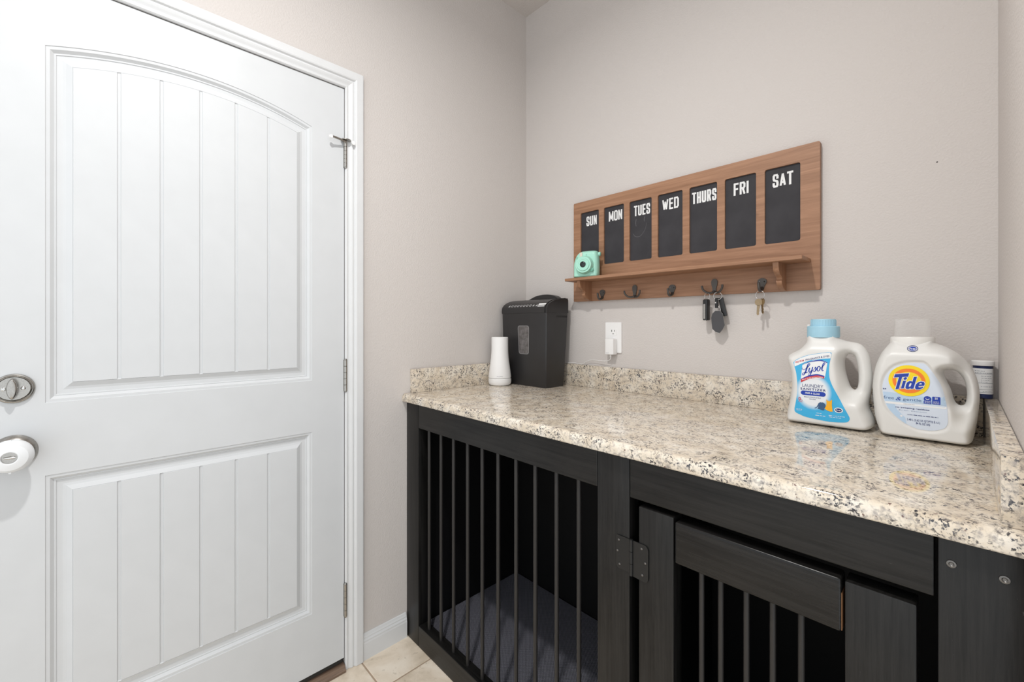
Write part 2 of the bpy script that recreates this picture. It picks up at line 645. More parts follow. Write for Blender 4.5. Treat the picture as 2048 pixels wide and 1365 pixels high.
# right wall of the nook, with a rounded outer corner, turning away to the right
r = 0.02
prof = [(NX, -0.0005), (NX, NYE + r)] + [(NX + r - r * math.cos(math.radians(a)), NYE + r - r * math.sin(math.radians(a))) for a in (22, 45, 68, 90)] + [(XR, NYE), (XR, -0.0005)]
wall_right = struct(extrude_profile('wall_right', prof, 'z', 0, CEIL, 'wall_paint', smooth=40), 'greige textured wall at the right end of the counter', 'wall')
ceiling = struct(box('ceiling', (-0.12, YB, CEIL), (XR, 0.12, CEIL + 0.1), 'ceiling_paint'), 'plain greige ceiling above the corner', 'ceiling')
for k, (x, z) in enumerate([(1.4305, 1.596)]):
    p = lathe('speck', [(0.0, 0.0012), (0.0014, 0.0008), (0.0016, 0.0)], (x, 0.0, z), 'wall_speck', wall_back, 'y', 8)

# floor: grout bed with separate tiles
floor = struct(box('floor', (-0.12, YB, -0.05), (XR, 0.0, -0.0014), 'grout'), 'beige stone tile floor with darker grout lines', 'floor')
T = 0.33; g = 0.0055
tile0 = None
i = 0
for ix in range(-1, 10):
    for iy in range(-10, 3):
        xa, xb = 0.165 + ix * T + g / 2, 0.165 + (ix + 1) * T - g / 2
        ya, yb = -0.839 + iy * T + g / 2, -0.839 + (iy + 1) * T - g / 2
        xa = max(xa, 0.001); yb2 = min(yb, -0.001); ya = max(ya, YB)
        full = (xb - xa > T - 0.006) and (yb2 - ya > T - 0.006)
        if xb - xa < 0.02 or yb2 - ya < 0.02 or xb > XR or (xa > NX - 0.01 and yb2 > NYE - 0.0): continue
        cen = ((xa + xb) / 2, (ya + yb2) / 2, -0.0035)
        if full and tile0 is not None:
            copy_part(tile0, 'tile', cen, floor)
        else:
            t = box('tile', (xa, ya, -0.007), (xb, yb2, 0.0), 'travertine_tile', floor, 0.0010, 1)
            if full: tile0 = t

# door casing: three mitred lengths
CP = [(0, 0), (0, .006), (.003, .009), (.007, .0093), (.009, .0072), (.012, .0078), (.019, .0112), (.0235, .0128), (.026, .0103), (.0295, .0103), (.033, .0155), (.037, .017), (.057, .0172), (.0605, .0165), (.0625, .013), (.0625, 0)]
yR, yL, zI = DY1 - 0.0018, DY0 + 0.0018, DZ - 0.001
# right leg (towards the back wall): u = y
V = []; F = []
def casing(name, f0, f1, label):
    V = [f0(w, h) for w, h in CP] + [f1(w, h) for w, h in CP]
    n = len(CP)
    F = [(i, (i + 1) % n, n + (i + 1) % n, n + i) for i in range(n)] + [list(range(n)), list(range(2 * n - 1, n - 1, -1))]
    return struct(mesh_from(name, V, F, 'white_trim_paint', None, False), label, 'door trim')
casing('trim_1', lambda w, h: (h, yR + w, 0.001), lambda w, h: (h, yR + w, zI + w), 'white moulded door casing upright on the hinge side')
casing('trim_2', lambda w, h: (h, yL - w, zI + w), lambda w, h: (h, yR + w, zI + w), 'white moulded door casing across the top of the door')
casing('trim_3', lambda w, h: (h, yL - w, 0.001), lambda w, h: (h, yL - w, zI + w), 'white moulded door casing upright on the knob side')

# baseboard between casing and crate
BP = [(0, .0), (.0125, .0), (.0125, .058), (.0112, .063), (.0115, .068), (.0085, .074), (.0085, .078), (.006, .083), (.0045, .0885), (.0, .0895)]
bb = extrude_profile('baseboard_left', [(h, z) for h, z in BP], 'y', yR + .0632, -0.6595, 'white_trim_paint')
struct(bb, 'short white moulded baseboard between door casing and crate', 'baseboard')

# threshold
th = extrude_profile('trim_4', [(-0.11, 0.0005), (0.018, 0.0005), (0.017, 0.008), (0.011, 0.012), (0.007, 0.020), (-0.035, 0.024), (-0.11, 0.024)], 'y', DY0 + 0.001, DY1 - 0.0035, 'threshold_wood')
struct(th, 'worn brown wooden threshold strip under the white door', 'threshold')

# ------------------------------------------------------------------ door
DW0, DW1 = -1.703, -0.8968     # slab edges
DB, DT = 0.041, 2.0085
yc = (DW0 + DW1) / 2
HW = 0.2975
def arch_z(y, d, zs, rise):
    if rise == 0: return zs - d
    R = (HW * HW + rise * rise) / (2 * rise)
    return zs + rise - R + math.sqrt((R - d) ** 2 - (y - yc) ** 2)
NA = 24
def panel_loop(d, zb, zs, rise):
    pts = [(yc - HW + d, zb + d), (yc + HW - d, zb + d)]
    for i in range(NA + 1):
        y = yc + HW - d - (2 * HW - 2 * d) * i / NA
        pts.append((y, arch_z(y, d, zs, rise)))
    return pts
UP = (1.009, 1.8445, 0.051)
LO = (0.2405, 0.8395, 0.0)
MOULD = [(0, 0), (.0010, -.0018), (.0075, -.0022), (.0138, -.0085), (.0150, -.0080), (.0170, -.0082), (.0182, -.0102), (.028, -.0108), (.034, -.0092), (.0445, -.0030), (.0462, -.0052)]
V = []; F = []
def addv(p): V.append(p); return len(V) - 1
def quad(pts): F.append([addv(p) for p in pts])
X0 = 0.0
outer_up = panel_loop(0, *UP); outer_lo = panel_loop(0, *LO)
yl_, yr_ = yc - HW, yc + HW
def rect(y0, y1, z0, z1): quad([(X0, y0, z0), (X0, y1, z0), (X0, y1, z1), (X0, y0, z1)])
rect(DW0, yl_, DB, DT); rect(yr_, DW1, DB, DT)
rect(yl_, yr_, DB, LO[0]); rect(yl_, yr_, LO[1], UP[0])
arc = outer_up[2:]
for a, b in zip(arc, arc[1:]):
    quad([(X0, b[0], b[1]), (X0, a[0], a[1]), (X0, a[0], DT), (X0, b[0], DT)])
for P3 in (UP, LO):
    loops = [[(dx, y, z) for y, z in panel_loop(d, *P3)] for d, dx in MOULD]
    for A, B in zip(loops, loops[1:]):
        n = len(A)
        for i in range(n):
            j = (i + 1) % n
            quad([A[i], A[j], B[j], B[i]])
    F.append([addv(p) for p in loops[-1]])
# back and edges
for q in ([(-.044, DW0, DB), (-.044, DW1, DB), (-.044, DW1, DT), (-.044, DW0, DT)],
          [(0, DW0, DB), (0, DW0, DT), (-.044, DW0, DT), (-.044, DW0, DB)], [(0, DW1, DB), (0, DW1, DT), (-.044, DW1, DT), (-.044, DW1, DB)],
          [(0, DW0, DB), (0, DW1, DB), (-.044, DW1, DB), (-.044, DW0, DB)], [(0, DW0, DT), (0, DW1, DT), (-.044, DW1, DT), (-.044, DW0, DT)]):
    quad(q)
door = empty('door_1', (0, yc, DB))
struct(door, 'white two panel interior door with an arched upper panel', 'door')
me_v, me_f = V, F
bm = bmesh.new()
bvs = [bm.verts.new(v) for v in V]
for f in F: bm.faces.new([bvs[i] for i in f])
bmesh.ops.remove_doubles(bm, verts=bm.verts, dist=1e-6)
from_bm('slab', bm, 'white_door_paint', door, smooth=8)

# beaded boards in each panel
d_in = 0.0448
edges_y = [yc - HW + d_in, -1.470, -1.386, -1.300, -1.215, -1.130, yc + HW - d_in]
gap = 0.0031; ch = 0.0022
for P3 in (UP, LO):
    for k in range(6):
        ya = edges_y[k] + (0.0 if k == 0 else gap); yb = edges_y[k + 1] - (0.0 if k == 5 else gap)
        def outline(ins, x):
            a, b = ya + ins, yb - ins
            pts = [(x, a, P3[0] + d_in + ins), (x, b, P3[0] + d_in + ins)]
            for i in range(7):
                y = b - (b - a) * i / 6
                pts.append((x, y, arch_z(y, d_in + ins, P3[1], P3[2])))
            return pts
        A, B, C_ = outline(0, -.0085), outline(0, -.0040), outline(ch * 0.5, -.0022)
        if P3 is UP: pass
        n = len(A); VV = A + B + C_
        FF = [(i, (i + 1) % n, n + (i + 1) % n, n + i) for i in range(n)] + [(n + i, n + (i + 1) % n, 2 * n + (i + 1) % n, 2 * n + i) for i in range(n)] + [list(range(2 * n, 3 * n)), list(range(n))]
        mesh_from('panel_board', VV, FF, 'white_door_paint', door)
# sweep under the door
box('door_sweep', (-.040, DW0 + .002, .0262), (-.004, DW1 - .002, DB - .0005), 'dark_slot', door)

# hinges
def hinge(z0, z1, segs):
    h = empty('hinge', (0.007, DW1 + .0012, z0)); h.parent = door; h.location = Vector((0.007, DW1 + .0012, z0)) - WLOC[door]
    L = (z1 - z0) / segs
    for i in range(segs):
        lathe('knuckle', [(.0045, 0), (.0058, .0008), (.0058, L - .0008), (.0045, L)], (0.0075, DW1 + .0022, z0 + i * L), 'satin_nickel', h, 'z', 16)
    lathe('pin_tip', [(.0, -.006), (.003, -.004), (.004, 0), (.004, z1 - z0), (.0055, z1 - z0 + .001), (.0045, z1 - z0 + .004), (0, z1 - z0 + .005)], (0.0075, DW1 + .0022, z0), 'satin_nickel', h, 'z', 14)
    box('leaf', (-.001, DW1 - .0026, z0), (.0024, DW1 + .0002, z1), 'satin_nickel', h)
    return h
h1 = hinge(1.736, 1.806, 5)
hinge(0.964, 1.071, 5)
hinge(0.186, 0.298, 5)
# hinge pin door stop on the top hinge
st = empty('hinge_pin_door_stop', (0.0075, DW1 + .002, 1.812)); st.parent = door; st.location = Vector((0.0075, DW1 + .002, 1.812)) - WLOC[door]
py = DW1 + .002
tube('collar', [(.0075, py, 1.806), (.0075, py, 1.822)], .0062, 'satin_nickel', st, 14)
plate('stop_plate', [(.0075 + .012 * math.cos(a) + .008 * (math.cos(a) > 0), py + .016 * math.sin(a)) for a in np.linspace(0, 2 * math.pi, 20, endpoint=False)], 1.826, 1.829, 'satin_nickel', st, axis='z')
tube('threaded_arm', [(.012, py, 1.823), (.020, py - .028, 1.823), (.024, py - .050, 1.823)], [.0042, .0036, .0036], 'satin_nickel', st, 10)
lathe('rubber_tip', [(0, 0), (.005, .0005), (.0065, .003), (.0055, .0075), (0, .008)], (.018, py - .054, 1.822), 'white_plastic', st, 'x', 14)
lathe('rubber_tip', [(0, 0), (.005, .0005), (.0065, .003), (.0065, .007), (0, .0075)], (.0165, py + .022, 1.822), 'white_plastic', st, 'x', 14)

# deadbolt
DBY, DBZ = -1.645, 1.048
db = empty('deadbolt', (0, DBY, DBZ)); db.parent = door; db.location = Vector((0, DBY, DBZ)) - WLOC[door]
lathe('rose', [(.033, 0), (.033, .004), (.0318, .0062), (.0300, .0070), (.0285, .0062), (.0270, .0076), (.0255, .0058), (.0, .0058)], (.0002, DBY, DBZ), 'satin_nickel', db, 'x', 48)
tt = bmesh.new()
A = spline_closed([(0, .0235), (.0065, .015), (.0088, 0), (.0065, -.015), (0, -.0235), (-.0065, -.015), (-.0088, 0), (-.0065, .015)], 4)
hs = [(.0062, .75), (.010, .8), (.017, 1.0), (.021, .9), (.0225, .6)]
rings = [[tt.verts.new((h, DBY + p[0] * s - .001, DBZ + p[1] * (0.5 + .5 * s))) for p in A] for h, s in hs]
for a, b in zip(rings, rings[1:]):
    for i in range(len(A)): tt.faces.new((a[i], a[(i + 1) % len(A)], b[(i + 1) % len(A)], b[i]))
tt.faces.new(rings[-1]); tt.faces.new(rings[0])
from_bm('thumb_turn', tt, 'satin_nickel', db, smooth=60)
for s in (-1, 1):
    lathe('screw', [(.0042, 0), (.004, .0016), (.0024, .0028), (0, .003)], (.0060, DBY + s * .0145, DBZ), 'bright_steel', db, 'x', 16)

# door knob in a white childproof cover
KY, KZ = -1.645, 0.905
kn = empty('doorknob', (0, KY, KZ)); kn.parent = door; kn.location = Vector((0, KY, KZ)) - WLOC[door]
lathe('rose', [(.0378, 0), (.0378, .0035), (.0362, .006), (.031, .0125), (.024, .017), (.016, .019), (.013, .030)], (.0002, KY, KZ), 'satin_nickel', kn, 'x', 48)
lathe('knob', [(.013, .030), (.022, .038), (.026, .046), (.025, .055), (.018, .0605), (.0, .0615)], (0, KY, KZ), 'satin_nickel', kn, 'x', 40)
cov = lathe('safety_cover', [(.0225, .0265), (.030, .029), (.0345, .037), (.0355, .047), (.0335, .056), (.0275, .0635), (.0175, .0672), (.0135, .0678), (.0122, .0665), (.0122, .0625)], (0, KY, KZ), 'white_cover_plastic', kn, 'x', 48, cap=False)
lathe('opening_ring', [(.0122, .0622), (.0, .0622)], (0, KY, KZ), 'satin_nickel', kn, 'x', 30, cap=False)
tube('turn_button', [(.0635, KY - .0085, KZ), (.0645, KY, KZ), (.0635, KY + .0085, KZ)], [.0022, .003, .0022], 'bright_steel', kn, 10)
for s in (1, -1):
    box('cover_clip', (.050, KY - .0022, KZ + s * .0335 - .003), (.0555, KY + .0022, KZ + s * .0335 + .003), 'white_cover_plastic', kn, .0008, 1)

# ================================================================== COUNTER
ZC = 0.930
r1 = 0.013
yF = -0.674
prof = [(-0.0015, 0.900), (yF + .004, 0.900)] + [(yF + .004 - .004 * math.sin(math.radians(a)), .904 - .004 * math.cos(math.radians(a))) for a in (30, 60, 90)]
prof += [(yF + r1 - r1 * math.cos(math.radians(a)), ZC - r1 + r1 * math.sin(math.radians(a))) for a in (0, 15, 30, 45, 60, 75, 90)] + [(-0.0015, ZC)]
ct = extrude_profile('countertop', prof, 'x', 0.0012, NX - 0.0012, 'granite', smooth=30)
tag(ct, 'polished speckled cream granite countertop with rounded front edge', 'countertop')
ZS = 1.022
t = 0.0215
tag(box('backsplash', (t + .0025, -t, ZC + .0003), (NX - t - .0025, -.0012, ZS), 'granite', None, .0012, 2), 'long granite backsplash strip running below the wall outlet', 'backsplash', 'granite backsplash strips')
tag(box('backsplash', (.0012, -0.640, ZC + .0003), (t + .0012, -.0012, ZS), 'granite', None, .0012, 2), 'short granite backsplash strip on the door wall beside the white tower', 'backsplash', 'granite backsplash strips')
tag(box('backsplash', (NX - t - .0012, -0.655, ZC + .0003), (NX - .0012, -.0012, ZS), 'granite', None, .0012, 2), 'granite backsplash strip at the right end beside the detergent jug', 'backsplash', 'granite backsplash strips')

# ================================================================== DOG CRATE CABINET
YFc = -0.655
crate = empty('dog_crate_cabinet', (0.77, -0.33, 0))
tag(crate, 'black painted wooden dog crate with round bars under granite counter', 'dog crate')
TZ = 0.8985
ZR = 0.810
def post(x0, x1, z0, z1, name='post', y0=YFc, y1=YFc + .038, mat='black_wood_upright', parent=crate, bev=.002):
    return box(name, (x0, y0, z0), (x1, y1, z1), mat, parent, bev, 2)
post(0.0015, 0.0865, 0.001, TZ)
post(0.881, 0.966, 0.001, TZ)
post(1.4505, NX - .0025, 0.001, TZ, y0=YFc - .002)
def rail(x0, x1, z0, z1, parent=crate, y0=YFc, y1=YFc + .038, name='rail', bev=.002, mat='black_wood_level'):
    return box(name, (x0, y0, z0), (x1, y1, z1), mat, parent, bev, 4)
rail(0.0875, 0.880, ZR, TZ); rail(0.967, 1.4465, ZR, TZ)
rail(0.0875, 0.880, 0.001, 0.078); rail(0.967, 1.4495, 0.001, 0.045)
xs = [0.128, 0.204, 0.279, 0.357, 0.432, 0.507, 0.585, 0.661, 0.738, 0.811]
b0 = None
zb0, zb1 = 0.0775, ZR + .0005
for x in xs:
    cen = (x, YFc + .0205, (zb0 + zb1) / 2)
    if b0 is None:
        b0 = lathe('bar', [(.0060, 0), (.0060, zb1 - zb0)], (x, YFc + .0205, zb0), 'black_bar', crate, 'z', 14, 40)
    else: copy_part(b0, 'bar', cen, crate)
# interior shell
box('side_panel', (0.0015, YFc + .040, 0.001), (0.045, -.030, TZ), 'black_panel', crate)
box('side_panel', (NX - .030, YFc + .040, 0.001), (NX - .0025, -.030, TZ), 'black_panel', crate)
box('back_panel', (0.046, -.110, 0.001), (NX - .031, -.030, TZ), 'black_panel', crate)
box('divider_panel', (0.912, YFc + .040, 0.042), (0.932, -.111, TZ - .016), 'black_panel', crate)
box('floor_panel', (0.046, YFc + .040, 0.001), (NX - .031, -.111, 0.040), 'black_panel', crate)
box('added_top_panel', (0.046, YFc + .040, TZ - .014), (NX - .031, -.111, TZ), 'black_panel', crate)  # unseen lid, added to keep the crate interior dark
# screws in the right post
for x, z in ((1.4635, .8635), (1.5115, .8625)):
    lathe('screw', [(.0055, .0002), (.0050, .0012), (.0030, .0014), (.0018, .0004), (0, .0003)], (x, YFc - .002, z), 'dull_screw_steel', crate, 'y', 16)

# crate door
cd = empty('crate_door', (1.0, YFc, 0.06)); cd.parent = crate; cd.location = Vector((1.0, YFc, 0.06)) - WLOC[crate]
post(0.9885, 1.0675, 0.055, 0.797, 'stile', parent=cd, bev=.003)
post(1.3465, 1.4290, 0.055, 0.789, 'stile', parent=cd, bev=.003)
rl = rail(1.0715, 1.3425, 0.707, 0.7915, cd, YFc - .004, YFc + .034, 'rail', .0050, 'black_wood_gloss')
rail(1.0715, 1.3425, 0.055, 0.140, cd, YFc - .004, YFc + .034, 'rail', .0045)
box('worn_edge', (1.3424, YFc - .0005, .709), (1.3434, YFc + .030, .768), 'bare_wood_edge', cd)
b1 = None
for x in (1.117, 1.1535, 1.199, 1.242, 1.285):
    z0, z1 = .1395, .7075
    if b1 is None: b1 = lathe('bar', [(.0052, 0), (.0052, z1 - z0)], (x, YFc + .0175, z0), 'black_bar', cd, 'z', 14, 40)
    else: copy_part(b1, 'bar', (x, YFc + .0175, (z0 + z1) / 2), cd)
# strap hinges between post and crate door
for z0 in (0.640, 0.130):
    hg = empty('crate_hinge', (0.972, YFc, z0)); hg.parent = crate; hg.location = Vector((0.972, YFc, z0)) - WLOC[crate]
    zt = z0 + .080
    plate('leaf', [(.9675, z0 + .004), (.9675, zt - .002), (.936, zt - .002), (.934, zt - .006), (.934, z0 + .010), (.938, z0 + .004)], YFc - .0028, YFc - .0004, 'black_steel', hg)
    plate('leaf', [(.976, z0 + .0)] + [(1.0125 - .010 + .010 * math.sin(math.radians(a)), z0 - .002 + .010 - .010 * math.cos(math.radians(a))) for a in (0, 30, 60, 90)] + [(1.0125 - .010 + .010 * math.cos(math.radians(a)), zt - .012 + .010 * math.sin(math.radians(a))) for a in (0, 30, 60, 90)] + [(.976, zt - .002)], YFc - .0028, YFc - .0004, 'black_steel', hg)
    L = .080 / 3
    for i in range(3):
        lathe('knuckle', [(.003, 0), (.0042, .0006), (.0042, L - .0006), (.003, L)], (.9722, YFc - .0035, z0 + i * L), 'black_steel', hg, 'z', 14)
    for sx, sz in ((.941, zt - .012), (.9375, zt - .037), (.943, z0 + .014), (.9975, zt - .012), (1.006, zt - .040), (.999, z0 + .012)):
        lathe('screw', [(.0028, 0), (.0026, .0010), (.0010, .0016), (0, .0012)], (sx, YFc - .0028, sz), 'dull_screw_steel', hg, 'y', 10)

fm = box('floor_mat', (0.050, YFc + .046, 0.0403), (0.908, -.116, 0.049), 'textured_mat', None, .002, 1)
tag(fm, 'grey dimpled rubber floor mat inside the barred crate', 'mat')

# ================================================================== WEEKLY ORGANIZER
_O = [(.18, 0), (.82, 0), (1, .1), (1, .9), (.82, 1), (.18, 1), (0, .9), (0, .1), (.18, 0)]
GLYPH = {
 'S': (1, [[(1, .74), (1, .90), (.84, 1), (.16, 1), (0, .90), (0, .66), (.14, .56), (.86, .44), (1, .34), (1, .10), (.84, 0), (.16, 0), (0, .10), (0, .26)]]),
 'U': (1, [[(0, 1), (0, .10), (.18, 0), (.82, 0), (1, .10), (1, 1)]]),
 'N': (1.05, [[(0, 0), (0, 1)], [(0, 1), (1, 0)], [(1, 0), (1, 1)]]),
 'M': (1.45, [[(0, 0), (0, 1)], [(0, 1), (.5, .15)], [(.5, .15), (1, 1)], [(1, 0), (1, 1)]]),
 'O': (1, [_O]),
 'T': (1, [[(-.08, 1), (1.08, 1)], [(.5, 1), (.5, 0)]]),
 'E': (.85, [[(0, 0), (0, 1)], [(0, 1), (1, 1)], [(0, .52), (.85, .52)], [(0, 0), (1, 0)]]),
 'W': (1.5, [[(0, 1), (.27, 0)], [(.27, 0), (.5, .8)], [(.5, .8), (.73, 0)], [(.73, 0), (1, 1)]]),
 'D': (1, [[(0, 0), (0, 1)], [(0, 1), (.75, 1), (1, .86), (1, .14), (.75, 0), (0, 0)]]),
 'H': (1, [[(0, 0), (0, 1)], [(1, 0), (1, 1)], [(0, .5), (1, .5)]]),
 'R': (1, [[(0, 0), (0, 1)], [(0, 1), (.8, 1), (1, .88), (1, .62), (.8, .5), (0, .5)], [(.55, .5), (1, 0)]]),
 'F': (.85, [[(0, 0), (0, 1)], [(0, 1), (1, 1)], [(0, .52), (.85, .52)]]),
 'I': (.12, [[(.5, 0), (.5, 1)]]),
 'A': (1.1, [[(0, 0), (.5, 1)], [(.5, 1), (1, 0)], [(.2, .26), (.8, .26)]]),
}
def block_text(name, s_, x0, x1, z0, z1, y, mat, parent):
    hw = .0030
    gapl = .0026
    units = sum(GLYPH[c][0] for c in s_)
    n = len(s_)
    k = (x1 - x0 - gapl * (n - 1) - 2 * hw * n) / units
    V = []; F = []
    cx = x0
    for c in s_:
        w = GLYPH[c][0] * k
        for st_ in GLYPH[c][1]:
            P = [np.array((cx + hw + u * w, z0 + hw + v * (z1 - z0 - 2 * hw))) for u, v in st_]
            for a, b in zip(P, P[1:]):
                d = (b - a) / np.hypot(*(b - a)); nn = np.array((-d[1], d[0])) * hw
                e = d * hw * .8
                if c in 'NMWA' and abs(d[0]) > .05: nn = nn * .92; e = d * hw * .2
                q = [a - e + nn, a - e - nn, b + e - nn, b + e + nn]
                i0 = len(V); V += [(float(np.clip(p_[0], cx, cx + w + 2 * hw)), y - 2e-5 * (len(F) % 16), float(np.clip(p_[1], z0, z1))) for p_ in q]
                F.append((i0, i0 + 1, i0 + 2, i0 + 3))
        cx += w + 2 * hw + gapl
    return mesh_from(name, V, F, mat, parent)
OY = -0.0185
org = empty('wall_organizer', (0.752, 0, 1.292))
tag(org, 'brown wooden weekly chalkboard organizer with shelf and key hooks', 'organizer')
BX0, BX1, BZ0, BZ1 = 0.309, 1.194, 1.293, 1.718
holes = []
CX = [0.346 + 0.1178 * i for i in range(7)]
CWd = 0.0935; CZ0, CZ1 = 1.4405, 1.6705
for x in CX: holes.append(rrect(x, x + CWd, CZ0, CZ1, .006, 3))
plate('back_board', rrect(BX0, BX1, BZ0, BZ1, .004, 2), -.0012, OY, 'brown_stained_wood', org, holes)
box('rear_cleat', (BX0 + .01, -.0011, CZ0 - .02), (BX1 - .01, -.0003, CZ1 + .02), 'brown_stained_wood', org)
days = ['SUN', 'MON', 'TUES', 'WED', 'THURS', 'FRI', 'SAT']
boxes = [(.3727, .4252), (.4842, .5461), (.5979, .6658), (.7139, .7770), (.8240, .9065), (.9605, 1.0060), (1.0728, 1.1272)]
panels = []
cp0 = None
for k, x in enumerate(CX):
    cen = (x + CWd / 2, -.0085, (CZ0 + CZ1) / 2)
    if cp0 is None:
        cp0 = plate('chalkboard_panel', rrect(x + .0003, x + CWd - .0003, CZ0 + .0003, CZ1 - .0003, .0058, 3), -.0035, -.0125, 'chalkboard', org)
        WLOC[cp0] = Vector(cp0.location) + WLOC[org]; p = cp0; off = WLOC[cp0] - Vector((CX[0], 0, 0))
    else:
        p = copy_part(cp0, 'chalkboard_panel', Vector((x, 0, 0)) + off, org)
    a, b = boxes[k]
    tx = block_text('lettering', days[k], a, b, 1.6115, 1.652, -.01275, 'chalk_white', p)
    tx['label'] = 'white chalk lettering reading ' + days[k]
    panels.append(p)
# faint chalk smiley under TUES
x = CX[2]
ribbon('chalk_smudge', [[(x + .026, 1.600, .0014), (x + .024, 1.585, .0016), (x + .026, 1.572, .0012)], [(x + .062, 1.604, .0014), (x + .060, 1.594, .0016), (x + .061, 1.585, .001)],
       [(x + .012, 1.546, .0008), (x + .024, 1.533, .001), (x + .045, 1.533, .001), (x + .064, 1.556, .0008), (x + .070, 1.580, .0006)]], flat(-.0128), 'chalk_smudge', panels[2])
# shelf
box('shelf', (0.338, -.1155, 1.3725), (1.172, OY - .0004, 1.3838), 'brown_stained_wood', org, .0012, 1)
# scrolled brackets
def bracket(x0, x1):
    pr = [(OY - .0004, 1.3722), (-.1010, 1.3722), (-.1005, 1.364)] + [tuple(p) for p in spline_open([(-.098, 1.357), (-.092, 1.346), (-.078, 1.337), (-.066, 1.332), (-.062, 1.326), (-.066, 1.319), (-.060, 1.309), (-.045, 1.299), (-.030, 1.2945)], 4)] + [(OY - .0004, 1.2935)]
    return extrude_profile('bracket', pr, 'x', x0, x1, 'brown_wood_upright', org, smooth=30)
bracket(0.3895, 0.4040); bracket(1.0965, 1.1110)
# hooks
def hook_single(x, z):
    out = spline_closed([(x, z + .019), (x + .011, z + .014), (x + .0125, z + .005), (x + .007, z - .006), (x + .0045, z - .016), (x, z - .020), (x - .0045, z - .016), (x - .007, z - .006), (x - .0125, z + .005), (x - .011, z + .014)], 3)
    h = plate('hook', [tuple(p) for p in out], OY - .0035, OY - .0004, 'dark_bronze', org)
    S = spline_open([(x, OY - .003, z - .010), (x, OY - .010, z - .019), (x, OY - .022, z - .021), (x, OY - .031, z - .014), (x, OY - .034, z - .001), (x, OY - .035, z + .004)], 4)
    tube('prong', [tuple(p) for p in S], [.0042] * (len(S) - 4) + [.0038, .0036, .0034, .003], 'dark_bronze', h, 10)
    for sx in (-1, 1):
        lathe('screw', [(.0022, 0), (.0018, .0008), (0, .001)], (x + sx * .0065, OY - .0035, z + .008), 'dull_screw_steel' if sx < 0 else 'dark_slot', h, 'y', 10)
    return h
def hook_double(x, z):
    out = spline_closed([(x, z + .028), (x + .009, z + .022), (x + .0095, z + .010), (x + .006, z - .004), (x + .0055, z - .016), (x, z - .022), (x - .0055, z - .016), (x - .006, z - .004), (x - .0095, z + .010), (x - .009, z + .022)], 3)
    h = plate('hook', [tuple(p) for p in out], OY - .004, OY - .0004, 'dark_bronze', org)
    for s in (-1, 1):
        S = spline_open([(x, OY - .003, z - .014), (x + s * .010, OY - .010, z - .019), (x + s * .022, OY - .016, z - .016), (x + s * .031, OY - .021, z - .006), (x + s * .033, OY - .023, z + .006)], 4)
        tube('prong', [tuple(p) for p in S], [.0034] * (len(S) - 2) + [.0036, .003], 'dark_bronze', h, 10)
    return h
ZH = 1.318
hook_single(0.458, ZH); hook_double(0.606, ZH); hook_single(0.756, ZH); hook_double(0.903, ZH); hook_single(1.046, ZH)

# ------------------------------------------------------------------ keys
def flat_key(x, y, z, L, parent, ang, yaw=0.0):
    bow = ellipse(0, -.011, .0105, .011, 20)
    blade = [(-.0038, -.020), (-.0038, -L + .004), (0, -L), (.0035, -L + .005), (.0022, -L + .010), (.0038, -L + .014), (.0024, -L + .019), (.0040, -L + .024), (.0040, -.020)]
    bm = bmesh.new()
    for poly, hl in ((bow, [ellipse(0, -.0045, .0025, .002, 10)]), (blade, [])):
        P, Tn = triangulate(poly, hl)
        for d in (-.0009, .0009):
            vs_ = [bm.verts.new((p[0], d, p[1])) for p in P]
            for t_ in Tn: bm.faces.new([vs_[i] for i in t_])
        nb = len(poly)
    ca, sa = math.cos(ang), math.sin(ang)
    bm2 = bmesh.new()
    # solid version
    bm.free(); bm = bmesh.new()
    for poly in (bow, blade):
        n = len(poly)
        a = [bm.verts.new((p[0], -.0009, p[1])) for p in poly]; b = [bm.verts.new((p[0], .0009, p[1])) for p in poly]
        for i in range(n): bm.faces.new((a[i], a[(i + 1) % n], b[(i + 1) % n], b[i]))
        bm.faces.new(a); bm.faces.new(list(reversed(b)))
    bm2.free()
    bmesh.ops.transform(bm, verts=bm.verts, matrix=Matrix.Translation((x, y, z)) @ Matrix.Rotation(yaw, 4, 'Z') @ Matrix.Rotation(ang, 4, 'Y'))
    return from_bm('key', bm, 'brass_key_metal', parent)

hk = empty('house_keys', (1.046, OY - .024, 1.222))
tag(hk, 'two brass house keys on a ring hanging from the rightmost hook', 'keys')
torus('key_ring', (1.046, OY - .0225, 1.2835), .0135, .0009, (0.25, 1, 0), 'bright_steel', hk)
flat_key(1.0435, OY - .0245, 1.2725, .052, hk, 0.05, 0.5)
flat_key(1.0505, OY - .0200, 1.2740, .049, hk, -0.10, -0.6)

# left flip-key fob
X4 = 0.903
fk = empty('flip_key_fob', (X4 - .020, OY - .016, 1.205))
tag(fk, 'slim black and silver flip key fob on the left arm of the double hook', 'key fob')
fx = X4 - .0195; fy = OY - .0125
torus('key_ring', (fx, fy, 1.2885), .0105, .0009, (0.3, 1, 0), 'bright_steel', fk)
box('fob_shell', (fx - .0105, fy - .013, 1.207), (fx + .0065, fy + .010, 1.2775), 'fob_black', fk, .005, 3)
box('silver_spine', (fx - .0122, fy - .0095, 1.214), (fx - .0100, fy - .0015, 1.262), 'bright_steel', fk, .0008, 1)
box('silver_spine', (fx - .0075, fy - .0142, 1.212), (fx - .0010, fy - .0125, 1.262), 'satin_nickel', fk, .0006, 1)
box('ring_mount', (fx - .0085, fy - .0105, 1.2655), (fx + .0045, fy + .008, 1.2795), 'satin_nickel', fk, .004, 3)
box('end_cap', (fx - .0085, fy - .0125, 1.2055), (fx + .0010, fy - .001, 1.2145), 'satin_nickel', fk, .003, 2)

